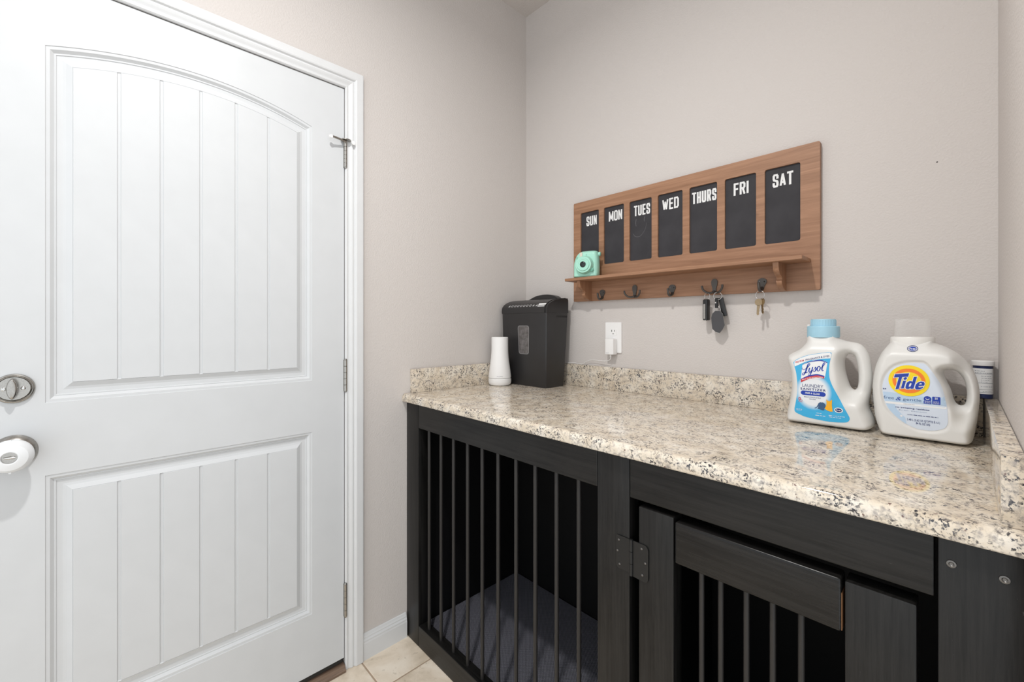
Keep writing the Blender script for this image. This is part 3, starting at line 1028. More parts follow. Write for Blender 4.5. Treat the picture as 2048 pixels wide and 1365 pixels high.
# dark grey leather-look fob with straps
gx = X4 + .013; gy = OY - .0135
gf = empty('leather_key_fob', (gx, gy, 1.165))
tag(gf, 'large dark grey hexagonal key fob hanging beside a black strap', 'key fob')
torus('key_ring', (gx + .002, gy, 1.2875), .0125, .0009, (-0.3, 1, 0), 'bright_steel', gf)
box('strap', (gx - .0065, gy - .0035, 1.248), (gx + .0035, gy + .0035, 1.2805), 'fob_black', gf, .0015, 1)
box('rivet', (gx - .0055, gy - .0045, 1.2635), (gx - .0015, gy - .0035, 1.2675), 'bright_steel', gf)
torus('shackle', (gx + .001, gy, 1.2425), .0095, .0010, (0, 1, 0), 'bright_steel', gf)
fpoly = [(gx - .0135, 1.229), (gx - .004, 1.2385), (gx + .009, 1.2385), (gx + .0185, 1.227), (gx + .0245, 1.190), (gx + .0165, 1.1755), (gx + .0085, 1.1660), (gx - .0030, 1.1690), (gx - .0135, 1.1795), (gx - .0170, 1.215)]
plate('fob_body', fpoly, gy - .0055, gy + .0030, 'fob_grey', gf)
mid = [(gx + .0035 + (p[0] - gx - .0035) * 1.05, 1.202 + (p[1] - 1.202) * 1.03) for p in fpoly]
plate('fob_edge', mid, gy - .0035, gy - .0005, 'satin_nickel', gf)
bm = bmesh.new(); add_box(bm, (-.0075, -.004, -.062), (.0075, .004, 0), .002, 2)
bmesh.ops.transform(bm, verts=bm.verts, matrix=Matrix.Translation((gx + .0085, gy + .0078, 1.2815)) @ Matrix.Rotation(-.22, 4, 'Y'))
from_bm('second_strap', bm, 'fob_black', gf, smooth=35)

# ================================================================== INSTANT CAMERA
ic = empty('instant_camera', (0.417, -.065, 1.3842))
IC_TURN = math.radians(20)
tag(ic, 'mint green instant camera standing on the wooden shelf', 'camera')
cx0, cx1, cz0, cz1 = .3645, .4690, 1.3842, 1.4920

def resample(P, step):
    Q = np.vstack([P, P[:1]])
    L = np.concatenate([[0], np.cumsum(np.hypot(*np.diff(Q, axis=0).T))])
    n = max(8, int(L[-1] / step))
    t = np.linspace(0, L[-1], n, endpoint=False)
    return np.column_stack([np.interp(t, L, Q[:, 0]), np.interp(t, L, Q[:, 1])])

class Inflated:
    """solid grown symmetrically about a plane from a front outline"""
    def __init__(s, outline, holes, yc, D, r, rb=None, zbase=None, rh=None):
        s.o = resample(np.array(outline), .0026); s.h = [np.array(h) for h in holes]; s.yc = yc; s.D = D; s.r = r
        mid = (s.o + np.roll(s.o, -1, axis=0)) / 2
        s.rs = np.full(len(s.o), r)
        if rb is not None:
            t = np.clip((mid[:, 1] - zbase) / .030, 0, 1); t = t * t * (3 - 2 * t)
            s.rs = rb + (r - rb) * t
        s.rh = rh or r
    def th(s, P):
        P = np.asarray(P, float)
        q = np.full(len(P), 1e9)
        A = s.o; B = np.roll(A, -1, axis=0)
        for a, b, rr in zip(A, B, s.rs):
            ab = b - a
            tt = np.clip(((P - a) @ ab) / (ab @ ab + 1e-18), 0, 1)
            q = np.minimum(q, np.hypot(*(P - a - tt[:, None] * ab).T) / rr)
        for h in s.h: q = np.minimum(q, seg_dist(P, h) / s.rh)
        q = np.clip(q, 0, 1)
        return s.D(P) * np.sqrt(np.maximum(0, 1 - (1 - q) ** 2))
    def front(s, off):
        return lambda P: s.yc - s.th(P) - off
    def mesh(s, name, mat, parent, step=.0035):
        ex = []
        for loop, sg in [(s.o, 1)] + [(h, 1) for h in s.h]:
            nx = np.roll(loop, -1, axis=0) - np.roll(loop, 1, axis=0)
            nn = np.column_stack([-nx[:, 1], nx[:, 0]]) / (np.hypot(*nx.T)[:, None] + 1e-12)
            for d in (.0004, .0014, .003, .0052):
                for sgn in (1, -1): ex.append(loop + nn * d * sgn)
        ex = np.vstack(ex)
        k = inside(ex, s.o) & (seg_dist(ex, s.o) > .00035)
        for h in s.h: k &= ~inside(ex, h) & (seg_dist(ex, h) > .00035)
        ex = ex[k]
        g = grid_pts(s.o, s.h, step, .0065)
        P, T = triangulate(s.o, s.h, np.vstack([ex, g]) if len(g) else ex)
        t = s.th(P); n = len(P)
        bd = t < 1e-7
        V = [(p[0], s.yc - a, p[1]) for p, a in zip(P, t)]
        back = np.arange(n)
        for i in range(n):
            if not bd[i]:
                back[i] = len(V); V.append((P[i][0], s.yc + t[i], P[i][1]))
        F = [tuple(t_) for t_ in T] + [tuple(back[i] for i in reversed(t_)) for t_ in T if not all(bd[j] for j in t_)]
        return mesh_from(name, V, F, mat, parent, True)

o = spline_closed([(cx0 + .012, cz0 + .0006), (cx1 - .012, cz0 + .0006), (cx1 - .003, cz0 + .004), (cx1, cz0 + .03), (cx1 - .0005, cz0 + .07), (cx1 - .004, cz1 - .010), (cx1 - .014, cz1), (.417, cz1 + .001), (cx0 + .030, cz1 - .002), (cx0 + .013, cz1 - .016), (cx0 + .003, cz1 - .040), (cx0, cz0 + .045), (cx0 + .002, cz0 + .008)], 5)
cb = Inflated(o, [], -.058, lambda P: np.full(len(P), .0255), .014, .006, cz0 + .001)
cb.mesh('body', 'mint_plastic', ic, .006)
lx, lz = .4155, 1.4335
lathe('lens_barrel', [(.0375, 0), (.0365, .006), (.034, .010), (.0335, .020), (.0320, .0225), (.024, .0225)], (lx, -.0825, lz), 'mint_plastic', ic, 'y', 40)
lathe('lens_ring', [(.0255, 0), (.0255, .0032), (.0240, .0045), (.0195, .0045), (.0190, .0036), (.0125, .0036)], (lx, -.1045, lz), 'mint_plastic', ic, 'y', 40)
lathe('lens', [(.0120, .0), (.0118, .0015), (.0085, .0032), (0, .0042)], (lx, -.1080, lz), 'lens_glass', ic, 'y', 30)
box('flash', (cx0 + .0310, -.0865, cz1 - .036), (cx0 + .0420, -.080, cz1 - .007), 'flash_window', ic, .0018, 2)
box('viewfinder', (cx0 + .0175, -.0838, cz1 - .038), (cx0 + .0215, -.075, cz1 - .024), 'mint_dark', ic, .0008, 1)
for dz in (.018, .024):
    lathe('sensor_dot', [(.0014, 0), (.0012, .0006), (0, .0007)], (.4225, -.0834, cz1 - dz), 'lens_glass', ic, 'y', 10)
lathe('shutter_button', [(.0085, 0), (.0082, .004), (.006, .0055), (0, .006)], (lx + .030, -.0885, lz - .020), 'mint_dark', ic, 'y', 20)
lathe('strap_lug', [(.0075, 0), (.0085, .001), (.0085, .008), (.006, .0095), (0, .0095)], (cx1 - .0035, -.060, cz1 - .014), 'mint_plastic', ic, 'x', 20)
lathe('lug_mark', [(.0035, 0), (.0034, .0006), (0, .0007)], (cx1 + .006, -.060, cz1 - .014), 'mint_dark', ic, 'x', 14)
ic.rotation_euler = (0, 0, IC_TURN)
ic.location = (0.420, -.0775, 1.3842)

# ================================================================== OUTLET AND CHARGER
ol = empty('wall_outlet', (0.5005, 0, 1.1415))
tag(ol, 'white duplex wall outlet above the granite backsplash', 'outlet')
plate('cover_plate', rrect(.463, .538, 1.080, 1.203, .003, 3), -.0008, -.0058, 'white_plastic', ol, smooth=False)
for zc in (1.1630, 1.1200):
    f = plate('receptacle', rrect(.4830, .5180, zc - .0150, zc + .0150, .011, 5), -.0050, -.0072, 'white_plastic', ol)
    box('slot', (.4930, -.0075, zc + .001), (.4955, -.0070, zc + .0095), 'dark_slot', f)
    box('slot', (.5058, -.0075, zc + .002), (.5080, -.0070, zc + .0088), 'dark_slot', f)
    lathe('ground_hole', [(.0024, 0), (.0022, .0003), (0, .0003)], (.5005, -.0072, zc - .0065), 'dark_slot', f, 'y', 12)
lathe('screw', [(.0026, 0), (.0022, .0010), (0, .0012)], (.5005, -.0058, 1.1415), 'white_cover_plastic', ol, 'y', 12)
ch_ = empty('usb_charger', (.500, -.022, 1.072))
tag(ch_, 'small white block charger plugged into the lower wall outlet', 'charger')
box('block', (.4815, -.0365, 1.0735), (.5195, -.0080, 1.1365), 'white_plastic', ch_, .003, 3)
text('lettering', 'SimpliSafe', .4855, .5010, 1.0785, 1.0810, flat(-.03665), 'ink_grey', ch_)
tube('plug', [(.4985, -.0225, 1.0740), (.4985, -.0225, 1.0625)], .0036, 'white_plastic', ch_)
cab = spline_open([(.4985, -.0225, 1.0640), (.4970, -.0215, 1.0560), (.487, -.019, 1.0480), (.462, -.016, 1.0450), (.425, -.014, 1.0455), (.392, -.012, 1.0440), (.368, -.011, 1.0350), (.350, -.010, 1.0250), (.330, -.010, 1.0245), (.308, -.010, 1.0275), (.285, -.010, 1.0262), (.262, -.010, 1.0245)], 5)
tube('cable', [tuple(p) for p in cab], .0012, 'white_plastic', ch_, 8)

# ================================================================== SHREDDER
sh = empty('paper_shredder', (0.165, -.125, ZC))
tag(sh, 'black upright paper shredder with a small window in the counter corner', 'shredder')
sx0, sx1 = .029, .299
bm = bmesh.new()
def ring(z, x0, x1, y0, y1, r=.006):
    return [bm.verts.new((p[0], p[1], z)) for p in rrect(x0, x1, y0, y1, r, 3)]
R_ = [ring(ZC + .0005, .0375, .2915, -.179, -.068), ring(ZC + .0035, .036, .293, -.1805, -.0665), ring(1.10, .0310, .2970, -.1825, -.054), ring(1.2425, sx0 - .0012, sx1 + .0008, -.1848, -.0450)]
for a, b in zip(R_, R_[1:]):
    n = len(a)
    for i in range(n): bm.faces.new((a[i], a[(i + 1) % n], b[(i + 1) % n], b[i]))
bm.faces.new(R_[0]); bm.faces.new(R_[-1])
from_bm('bin', bm, 'black_plastic', sh, smooth=35)
ARC = [(-.1850, 1.2430), (-.1855, 1.2560)] + [(-.080 - .1055 * math.cos(math.radians(a)), 1.2580 + .0480 * math.sin(math.radians(a))) for a in range(8, 91, 8)]
pr = ARC + [(-.0600, 1.3080), (-.0490, 1.3090), (-.0440, 1.3000), (-.0440, 1.2430)]
head = extrude_profile('head', pr, 'x', sx0 - .0015, sx1 - .010, 'black_plastic', sh, smooth=35)
# end cheeks, slightly inset
pr2 = [(y * 1.0, z) for y, z in pr]
extrude_profile('end_cheek', [(y + (.003 if y < -.11 else -.001), 1.2450 + (z - 1.2450) * .97) for y, z in pr], 'x', sx1 - .0098, sx1 + .001, 'black_plastic', sh, smooth=35)
box('grip_recess_shade', (sx1 - .012, -.1240, 1.2240), (sx1 + .0006, -.0520, 1.2448), 'black_plastic_shade', sh)  # shade of the hand grip hollow painted as a darker, uncut box
hp = [(x, z) for x, z in spline_open([(.098, 1.304), (.112, 1.3105), (.145, 1.3215), (.185, 1.3265), (.225, 1.3255), (.258, 1.3175), (.276, 1.304)], 4)]
plate('carry_handle', [tuple(p) for p in hp], -.085, -.056, 'black_plastic', sh)
# printed symbols and sticker on the sloping face
A_ = np.array(ARC)
sl = np.concatenate([[0], np.cumsum(np.hypot(*np.diff(A_, axis=0).T))])
def on_arc(sv, off=.0008):
    y = np.interp(sv, sl, A_[:, 0]); z = np.interp(sv, sl, A_[:, 1])
    e = .002
    ty = np.interp(sv + e, sl, A_[:, 0]) - y; tz = np.interp(sv + e, sl, A_[:, 1]) - z
    L = np.hypot(ty, tz) + 1e-12
    return y - tz / L * off, z + ty / L * off
def arc_patch(name, poly, mat):
    P = np.array(poly); y, z = on_arc(P[:, 1])
    mesh_from(name, np.column_stack([P[:, 0], y, z]), [list(range(len(P)))], mat, sh)
for k in range(10):
    x = .073 + k * .0185
    s0 = .034
    if k in (0, 8, 9): arc_patch('printed_symbol', [(x - .0065, s0 - .005), (x + .0065, s0 - .005), (x, s0 + .007)], 'grey_print')
    else:
        P = np.array(ellipse(x, s0, .0062, .0062, 14)); y, z = on_arc(P[:, 1])
        Q = np.array(ellipse(x, s0, .0036, .0036, 14)); y2, z2 = on_arc(Q[:, 1])
        VV = [(a, b, c) for a, b, c in zip(P[:, 0], y, z)] + [(a, b, c) for a, b, c in zip(Q[:, 0], y2, z2)]
        mesh_from('printed_symbol', VV, [(i, (i + 1) % 14, 14 + (i + 1) % 14, 14 + i) for i in range(14)], 'grey_print', sh)
arc_patch('sticker', [(.247, .0260), (.285, .0260), (.285, .034), (.247, .034)], 'grey_print')
arc_patch('sticker', [(.247, .0355), (.288, .0355), (.288, .0455), (.247, .0455)], 'chalk_white')
wo = [tuple(p) for p in rrect(.130, .200, 1.066, 1.190, .012, 5)]
wo = [(x + (.006 if x < .165 else -.003) * (1.19 - z) / .124, z) for x, z in wo]
wi = [(.165 + (x - .165) * .90, 1.128 + (z - 1.128) * .945) for x, z in wo]
def front_sh(P):
    P = np.asarray(P); return -.1825 - (P[:, 1] - 1.10) / .1425 * .002
sheet('window_rim', wo, lambda P: front_sh(P) - .0008, 'window_rim', sh, [wi])
sheet('viewing_window', wi, lambda P: front_sh(P) - .0004, 'dusty_window', sh)

# ================================================================== WHITE TOWER
tw = empty('smart_home_tower', (0.0745, -.2385, ZC))
tag(tw, 'white tapered cylindrical base station beside the black shredder', 'base station')
tc_ = (0.0765, -.2415, ZC + .0004)
lathe('foot', [(0, 0), (.040, 0), (.0455, .003), (.0490, .009), (.0500, .017), (.0498, .0285), (.0485, .0300)], tc_, 'white_plastic', tw, 'z', 48)
lathe('groove', [(.0475, .0298), (.0475, .0322)], tc_, 'grey_print', tw, 'z', 48)
lathe('body', [(.0485, .0320), (.0495, .0335), (.0488, .045), (.0465, .064), (.0425, .092), (.0395, .115), (.0378, .135), (.0370, .155), (.0366, .207), (.0345, .2095), (0, .2098)], tc_, 'white_plastic', tw, 'z', 48)
va = math.atan2(-1.497 - tc_[1], 1.474 - tc_[0])
V2, F2 = text_2d('SimpliSafe')
lo, hi = V2.min(0), V2.max(0)
U = (V2 - lo) / (hi - lo) * np.array([.026, .0036]) - np.array([.013, 0])
a = va + U[:, 0] / .0496
mesh_from('lettering', np.column_stack([tc_[0] + .0497 * np.cos(a), tc_[1] + .0497 * np.sin(a), tc_[2] + .0385 + U[:, 1]]), F2, 'ink_grey', tw)

# ================================================================== LAUNDRY SANITIZER BOTTLE
def sstep(a, b, x):
    t = np.clip((x - a) / (b - a), 0, 1); return t * t * (3 - 2 * t)
ly = empty('sanitizer_bottle', (1.235, -.118, ZC))
tag(ly, 'white handled bottle with blue cap and cyan laundry sanitizer label', 'bottle')
LO_ = [(1.1920, 1.1690), (1.1880, 1.1640), (1.1858, 1.1560), (1.1835, 1.1430), (1.1690, 1.1255), (1.1475, 1.1115), (1.1430, 1.0960), (1.1500, 1.0650), (1.1522, 1.0330), (1.1490, .9960), (1.1420, .9560), (1.1440, .9390), (1.1540, .9306), (1.1900, .9302), (1.2700, .9302), (1.3060, .9306), (1.3200, .9370), (1.3255, .9480), (1.3225, .9640), (1.3150, .9850), (1.3138, 1.0010), (1.3180, 1.0280), (1.3207, 1.0590), (1.3190, 1.0870), (1.3143, 1.1153), (1.3045, 1.1363), (1.2920, 1.1456), (1.2728, 1.1495), (1.2600, 1.1535), (1.2535, 1.1580), (1.2510, 1.1640), (1.2470, 1.1690), (1.2200, 1.1692)]
LH = [(1.2770, 1.1180), (1.2860, 1.1120), (1.2920, 1.0854), (1.2935, 1.0566), (1.2915, 1.0350), (1.2850, 1.0275), (1.2770, 1.0350), (1.2700, 1.0580), (1.2655, 1.0819), (1.2655, 1.1020), (1.2700, 1.1135)]
def Dly(P):
    x, z = P[:, 0], P[:, 1]
    d = .052 * (1 - .34 * sstep(1.122, 1.160, z))
    d = d * (1 - .55 * sstep(1.252, 1.290, x) * sstep(.985, 1.03, z))
    return d
lb = Inflated(spline_closed(LO_, 5), [spline_closed(LH, 5)], -.118, Dly, .020, .010, .931, .018)
lb.mesh('body', 'bottle_white', ly, .0036)
cpx = 1.220
lathe('cap', [(.0300, -.002), (.0352, -.002), (.0356, 0), (.0356, .0255), (.0345, .0272), (.0275, .0276), (.0272, .0440), (.0262, .0456), (0, .0458)], (cpx, -.118, 1.1610), 'cap_blue', ly, 'z', 48)
bm = bmesh.new()
for k in range(30):
    a = 2 * math.pi * k / 30
    add_tube(bm, [(cpx + .0272 * math.cos(a), -.118 + .0272 * math.sin(a), 1.1895), (cpx + .0272 * math.cos(a), -.118 + .0272 * math.sin(a), 1.2045)], .0007, 5)
rb_ = from_bm('cap_ribs', bm, 'cap_blue', ly); 
box('spout_tab', (1.1795, -.100, 1.145), (1.1880, -.070, 1.1935), 'bottle_white', ly, .004, 3)
S = lambda off: lb.front(off)
lab_o = spline_closed([(1.1661, 1.0950), (1.1655, 1.0862), (1.1700, 1.0680), (1.1722, 1.0500), (1.1732, 1.0300), (1.1720, 1.0050), (1.1690, .9830), (1.1668, .9690), (1.1690, .9608), (1.1800, .9555), (1.1945, .9510), (1.2311, .9472), (1.2523, .9472), (1.2740, .9500), (1.2810, .9545), (1.2830, .9620), (1.2790, .9720), (1.2680, .9950), (1.2551, 1.0233), (1.2470, 1.0420), (1.2423, 1.0600), (1.2416, 1.0838), (1.2440, 1.1020), (1.2466, 1.1175), (1.2440, 1.1222), (1.2300, 1.1205), (1.2000, 1.1140), (1.1800, 1.1050)], 4)
lab = sheet('label', [tuple(p) for p in lab_o], S(.0005), 'blue_white_label_print', ly, (), .0034, center=(1.2243, -.17, 1.0347))
bandlow = [(1.1672, 1.0812), (1.1972, 1.0979), (1.2209, 1.1040), (1.2452, 1.1072)]
band = [(1.2450, 1.1085), (1.2463, 1.1172), (1.2440, 1.1216), (1.2300, 1.1199), (1.2000, 1.1134), (1.1802, 1.1045), (1.1668, 1.0948), (1.1664, 1.0870), (1.1672, 1.0822)] + [tuple(p) for p in spline_open(bandlow, 4)]
sheet('white_band', band, S(.0009), 'label_white', lab, (), .0034)
arcf = lambda x: -.0165 * ((1.2423 - x) / .0737) ** 1.45 * (x < 1.2423)
arcz = lambda x: np.where(x < 1.2430, -.0205 * np.clip((1.2430 - x) / .0745, 0, 2) ** 1.25, 0)
text('lettering', 'FREE FROM', 1.1688, 1.1880, 1.1105, 1.1150, S(.0013), 'ink_red', lab, .012, 0, 1.0, arcz)
text('lettering', 'FRAGRANCE & DYES', 1.1916, 1.2423, 1.1105, 1.1152, S(.0013), 'ink_navy', lab, .012, 0, 1.0, arcz)
sw = [(1.1848, 1.0870)] + [tuple(p) for p in spline_open([(1.1900, 1.0915), (1.2052, 1.0985), (1.2150, 1.1015), (1.2247, 1.1020), (1.2320, 1.1000), (1.2385, 1.0962)], 3)] + [(1.2335, 1.0600), (1.2318, 1.0560), (1.1805, 1.0440)]
sheet('name_field', sw, S(.0009), 'label_white', lab, (), .0034)
u2 = lambda u, v, w: (1.1838 + (u - 335) * 7.9e-5, 1.059 + (835 - v) * 9.68e-5 + (u - 335) * 6e-6, w * 7.9e-5)
def strokes(L): return [[u2(*p) for p in s] for s in L]
ribbon('lettering', strokes([
    [(352, 625, 5), (338, 655, 7), (375, 678, 8), (445, 650, 8), (515, 590, 9), (552, 540, 10), (540, 513, 9), (508, 535, 14), (478, 610, 19), (448, 705, 20), (412, 780, 15), (372, 826, 10), (345, 815, 8), (352, 780, 8), (400, 762, 12), (450, 762, 14), (495, 742, 8)],
    [(550, 632, 14), (528, 700, 16), (535, 745, 12), (565, 732, 7), (602, 690, 7)],
    [(632, 605, 14), (606, 715, 16), (565, 808, 12), (525, 838, 8), (510, 812, 6), (548, 765, 6), (605, 725, 6), (655, 688, 6)],
    [(650, 695, 6), (688, 645, 7), (706, 605, 10), (718, 658, 15), (702, 712, 13), (668, 730, 9), (642, 715, 9)],
    [(812, 585, 8), (772, 610, 14), (750, 668, 17), (768, 716, 11), (804, 704, 11), (832, 650, 15), (828, 602, 9), (806, 588, 7), (842, 640, 6)],
    [(842, 640, 6), (900, 600, 7), (955, 535, 8), (956, 500, 9), (926, 510, 13), (896, 590, 17), (880, 668, 17), (896, 712, 11), (932, 692, 6)]]), S(.0013), 'ink_blue', lab)
ribbon('swoosh', [[(1.1855, 1.0875, .0003), (1.1960, 1.0935, .0007), (1.2052, 1.0968, .0010), (1.2170, 1.1000, .0013), (1.2270, 1.1003, .0013), (1.2383, 1.0955, .0007)]], S(.0013), 'ink_blue', lab)
blue_b = [tuple(p) for p in spline_open([(1.1805, 1.0492), (1.1950, 1.0585), (1.2052, 1.0625), (1.2178, 1.0652), (1.2324, 1.0617)], 4)] + [tuple(p) for p in spline_open([(1.2318, 1.0580), (1.2178, 1.0612), (1.2052, 1.0582), (1.1950, 1.0548), (1.1808, 1.0478)], 4)]
red_b = [tuple(p) for p in spline_open([(1.1812, 1.0482), (1.1950, 1.0556), (1.2052, 1.0590), (1.2178, 1.0618), (1.2318, 1.0590)], 4)] + [tuple(p) for p in spline_open([(1.2314, 1.0550), (1.2178, 1.0560), (1.2052, 1.0530), (1.1950, 1.0490), (1.1818, 1.0410)], 4)]
sheet('ribbon', blue_b, S(.0012), 'ink_blue', lab); sheet('ribbon', red_b, S(.0013), 'ink_red', lab)
text('lettering', 'KILLS 99.9% OF BACTERIA', 1.1840, 1.2290, 1.0562, 1.0590, S(.0016), 'label_white', lab, .01, 0, 1.0, lambda x: -.0095 * np.clip((1.2220 - x) / .038, 0, 2) ** 1.5)
text('lettering', 'LAUNDRY', 1.1843, 1.2295, 1.0295, 1.0378, S(.0009), 'ink_navy', lab, -.004)
text('lettering', 'SANITIZER', 1.1802, 1.2351, 1.0216, 1.0274, S(.0009), 'ink_navy', lab, .022, 0, 1.25)
sheet('pill_band', rrect(1.1809, 1.2347, 1.0085, 1.0198, .0056, 5), S(.0009), 'ink_blue', lab, (), .006)
text('lettering', 'FREE & CLEAR', 1.1911, 1.2225, 1.0119, 1.0163, S(.0012), 'label_white', lab, .02, 0, 1.1)
text('lettering', 'KILLS COLD & FLU', 1.1885, 1.2243, 1.0024, 1.0056, S(.0009), 'ink_navy', lab, .004)
text('lettering', 'VIRUSES', 1.1990, 1.2135, .9979, 1.0006, S(.0009), 'ink_navy', lab)
text('lettering', '0', 1.1760, 1.1812, .9925, 1.0020, S(.0010), 'ink_red', lab, .02)
text('lettering', '%', 1.1820, 1.1850, .9925, .9960, S(.0010), 'ink_red', lab)
fine_print(1.1755, 1.1860, .9890, .9908, S(.0010), 'ink_red', lab)
shirt = [(1.2108, .9775), (1.2150, .9800), (1.2175, .9850), (1.2195, .9905), (1.2225, .9935), (1.2250, .9940), (1.2262, .9930), (1.2276, .9942), (1.2310, .9930), (1.2338, .9900), (1.2346, .9860), (1.2344, .9810), (1.2326, .9795), (1.2312, .9780), (1.2322, .9750), (1.2290, .9735), (1.2230, .9752), (1.2175, .9762), (1.2190, .9800), (1.2195, .9838), (1.2175, .9805), (1.2150, .9780), (1.2120, .9765)]
sheet('shirt_picture', shirt, S(.0010), 'ink_shirt', lab)
dress = [(1.2358, 1.0015), (1.2372, 1.0020), (1.2392, .9992), (1.2440, .9992), (1.2464, 1.0025), (1.2480, 1.0025), (1.2478, .9960), (1.2474, .9900), (1.2482, .9820), (1.2492, .9735), (1.2440, .9728), (1.2380, .9748), (1.2325, .9785), (1.2352, .9850), (1.2366, .9910), (1.2364, .9970)]
sheet('dress_picture', dress, S(.0013), 'ink_dress', lab)
em = sheet('emblem', ellipse(1.2610, .9785, .0088, .0066, 26), S(.0009), 'label_white', lab)
sheet('emblem_oval', ellipse(1.2610, .9785, .0066, .0046, 24), S(.0012), 'ink_navy', lab)
text('lettering', 'he', 1.2566, 1.2654, .9768, .9806, S(.0015), 'label_white', lab, .01)
for (a0, a1, c0, c1) in ((1.1708, 1.1850, .9690, .9708), (1.1715, 1.1830, .9664, .9682), (1.2150, 1.2260, .9640, .9660), (1.2130, 1.2345, .9578, .9606), (1.2412, 1.2505, .9612, .9645), (1.2525, 1.2735, .9620, .9642), (1.2420, 1.2660, .9580, .9602)):
    fine_print(a0, a1, c0, c1, S(.0009), 'label_paler_blue', lab)

# ================================================================== LAUNDRY DETERGENT JUG
td = empty('detergent_jug', (1.411, -.120, ZC))
tag(td, 'white detergent jug with clear cap and yellow and orange bullseye label', 'jug')
TO_ = [(1.3600, 1.1580), (1.3560, 1.1520), (1.3500, 1.1430), (1.3369, 1.1207), (1.3272, 1.0898), (1.3225, 1.0540), (1.3225, 1.0234), (1.3258, .9760), (1.3320, .9480), (1.3400, .9345), (1.3520, .9305), (1.3800, .9302), (1.4500, .9302), (1.4760, .9305), (1.4870, .9360), (1.4915, .9480), (1.4970, .9895), (1.5000, 1.0347), (1.4971, 1.0680), (1.4910, 1.0900), (1.4817, 1.1095), (1.4660, 1.1292), (1.4467, 1.1425), (1.4360, 1.1475), (1.4290, 1.1520), (1.4250, 1.1580), (1.3925, 1.1582)]
TH_ = [(1.4450, 1.0850), (1.4510, 1.0905), (1.4600, 1.0905), (1.4692, 1.0836), (1.4765, 1.0683), (1.4800, 1.0505), (1.4805, 1.0325), (1.4780, 1.0175), (1.4720, 1.0125), (1.4655, 1.0155), (1.4610, 1.0252), (1.4560, 1.0477), (1.4495, 1.0656)]
PAN = spline_closed([(1.3415, 1.0555), (1.3500, 1.0815), (1.3640, 1.0990), (1.3850, 1.1085), (1.4050, 1.1105), (1.4180, 1.1080), (1.4300, 1.0900), (1.4440, 1.0600), (1.4530, 1.0200), (1.4550, .9900), (1.4545, .9730), (1.4490, .9620), (1.4340, .9545), (1.4170, .9525), (1.4000, .9545), (1.3753, .9680), (1.3510, .9960), (1.3420, 1.0270)], 4)
def Dtd(P):
    x, z = P[:, 0], P[:, 1]
    d = .056 * (1 - .30 * sstep(1.118, 1.150, z))
    d = d * (1 - .50 * sstep(1.452, 1.482, x) * sstep(.960, 1.01, z))
    ins = inside(P, PAN); sd = seg_dist(P, PAN) * np.where(ins, 1, -1)
    return d - .0028 * sstep(-.0015, .0022, sd)
tb = Inflated(spline_closed(TO_, 5), [spline_closed(TH_, 5)], -.120, Dtd, .0185, .010, .931)
tb.mesh('body', 'bottle_white', td, .0024)
Q = lambda off: tb.front(off)
lathe('collar', [(.0385, -.004), (.0390, 0), (.0388, .012), (.0375, .0145), (.0330, .0148), (0, .0148)], (1.3925, -.120, 1.1490), 'collar_white', td, 'z', 48)
lathe('cap', [(.0318, 0), (.0312, .0400), (.0300, .0415), (0, .0418), (0, .0405), (.0292, .0400), (.0300, .0), ], (1.3925, -.120, 1.1640), 'frosted_clear_plastic', td, 'z', 48, cap=False)
cenp = PAN.mean(0)
lp = np.array([cenp + (p - cenp) * .942 for p in PAN])
tl = sheet('label', [tuple(p) for p in lp], Q(.0005), 'label_paler_blue', td, (), .0034)
def lab_left(z):
    # left and right limits of the label at height z
    xs_ = []
    for a, b in zip(lp, np.roll(lp, -1, axis=0)):
        if (a[1] - z) * (b[1] - z) < 0: xs_.append(a[0] + (z - a[1]) / (b[1] - a[1]) * (b[0] - a[0]))
    return min(xs_) + .0010, max(xs_) - .0010
def hband(name, z0, z1, mat, off, x1=None, x0=None):
    zs = np.linspace(z0, z1, 9)
    Lf = [(lab_left(z)[0] if x0 is None else x0, z) for z in zs]; Rt = [(lab_left(z)[1] if x1 is None else min(x1, lab_left(z)[1]), z) for z in zs]
    return sheet(name, Rt + Lf[::-1], Q(off), mat, tl, (), .0034)
hband('colour_band', 1.0135, 1.0352, 'label_pale_blue', .0008)
hband('white_band', 1.0085, 1.0135, 'label_white', .0009)
zz = np.linspace(.9655, 1.0083, 9)
tri = [(lab_left(z)[0], z) for z in zz][::-1] + [(1.3780, .9655), (1.3900, .9655), (1.3880, .9860), (1.3700, 1.0000), (1.3640, 1.0083)]
sheet('colour_patch', [(lab_left(z)[0], z) for z in zz[::-1]] + [(1.3860, .9655), (1.3840, .9800), (1.3700, .9960), (1.3660, 1.0083)], Q(.0008), 'label_pale_blue', tl, (), .006)
ez = 1.0645; exx = 1.3897
b1_ = sheet('bullseye_ring', ellipse(exx, ez, .0345, .0352, 48), Q(.0014), 'ink_yellow', tl, (), .006)
sheet('bullseye_ring', ellipse(exx, ez, .0276, .0278, 44), Q(.0017), 'ink_orange', tl, (), .006)
sheet('bullseye_ring', ellipse(exx, ez, .0214, .0200, 40), Q(.0020), 'ink_yellow', tl, (), .006)
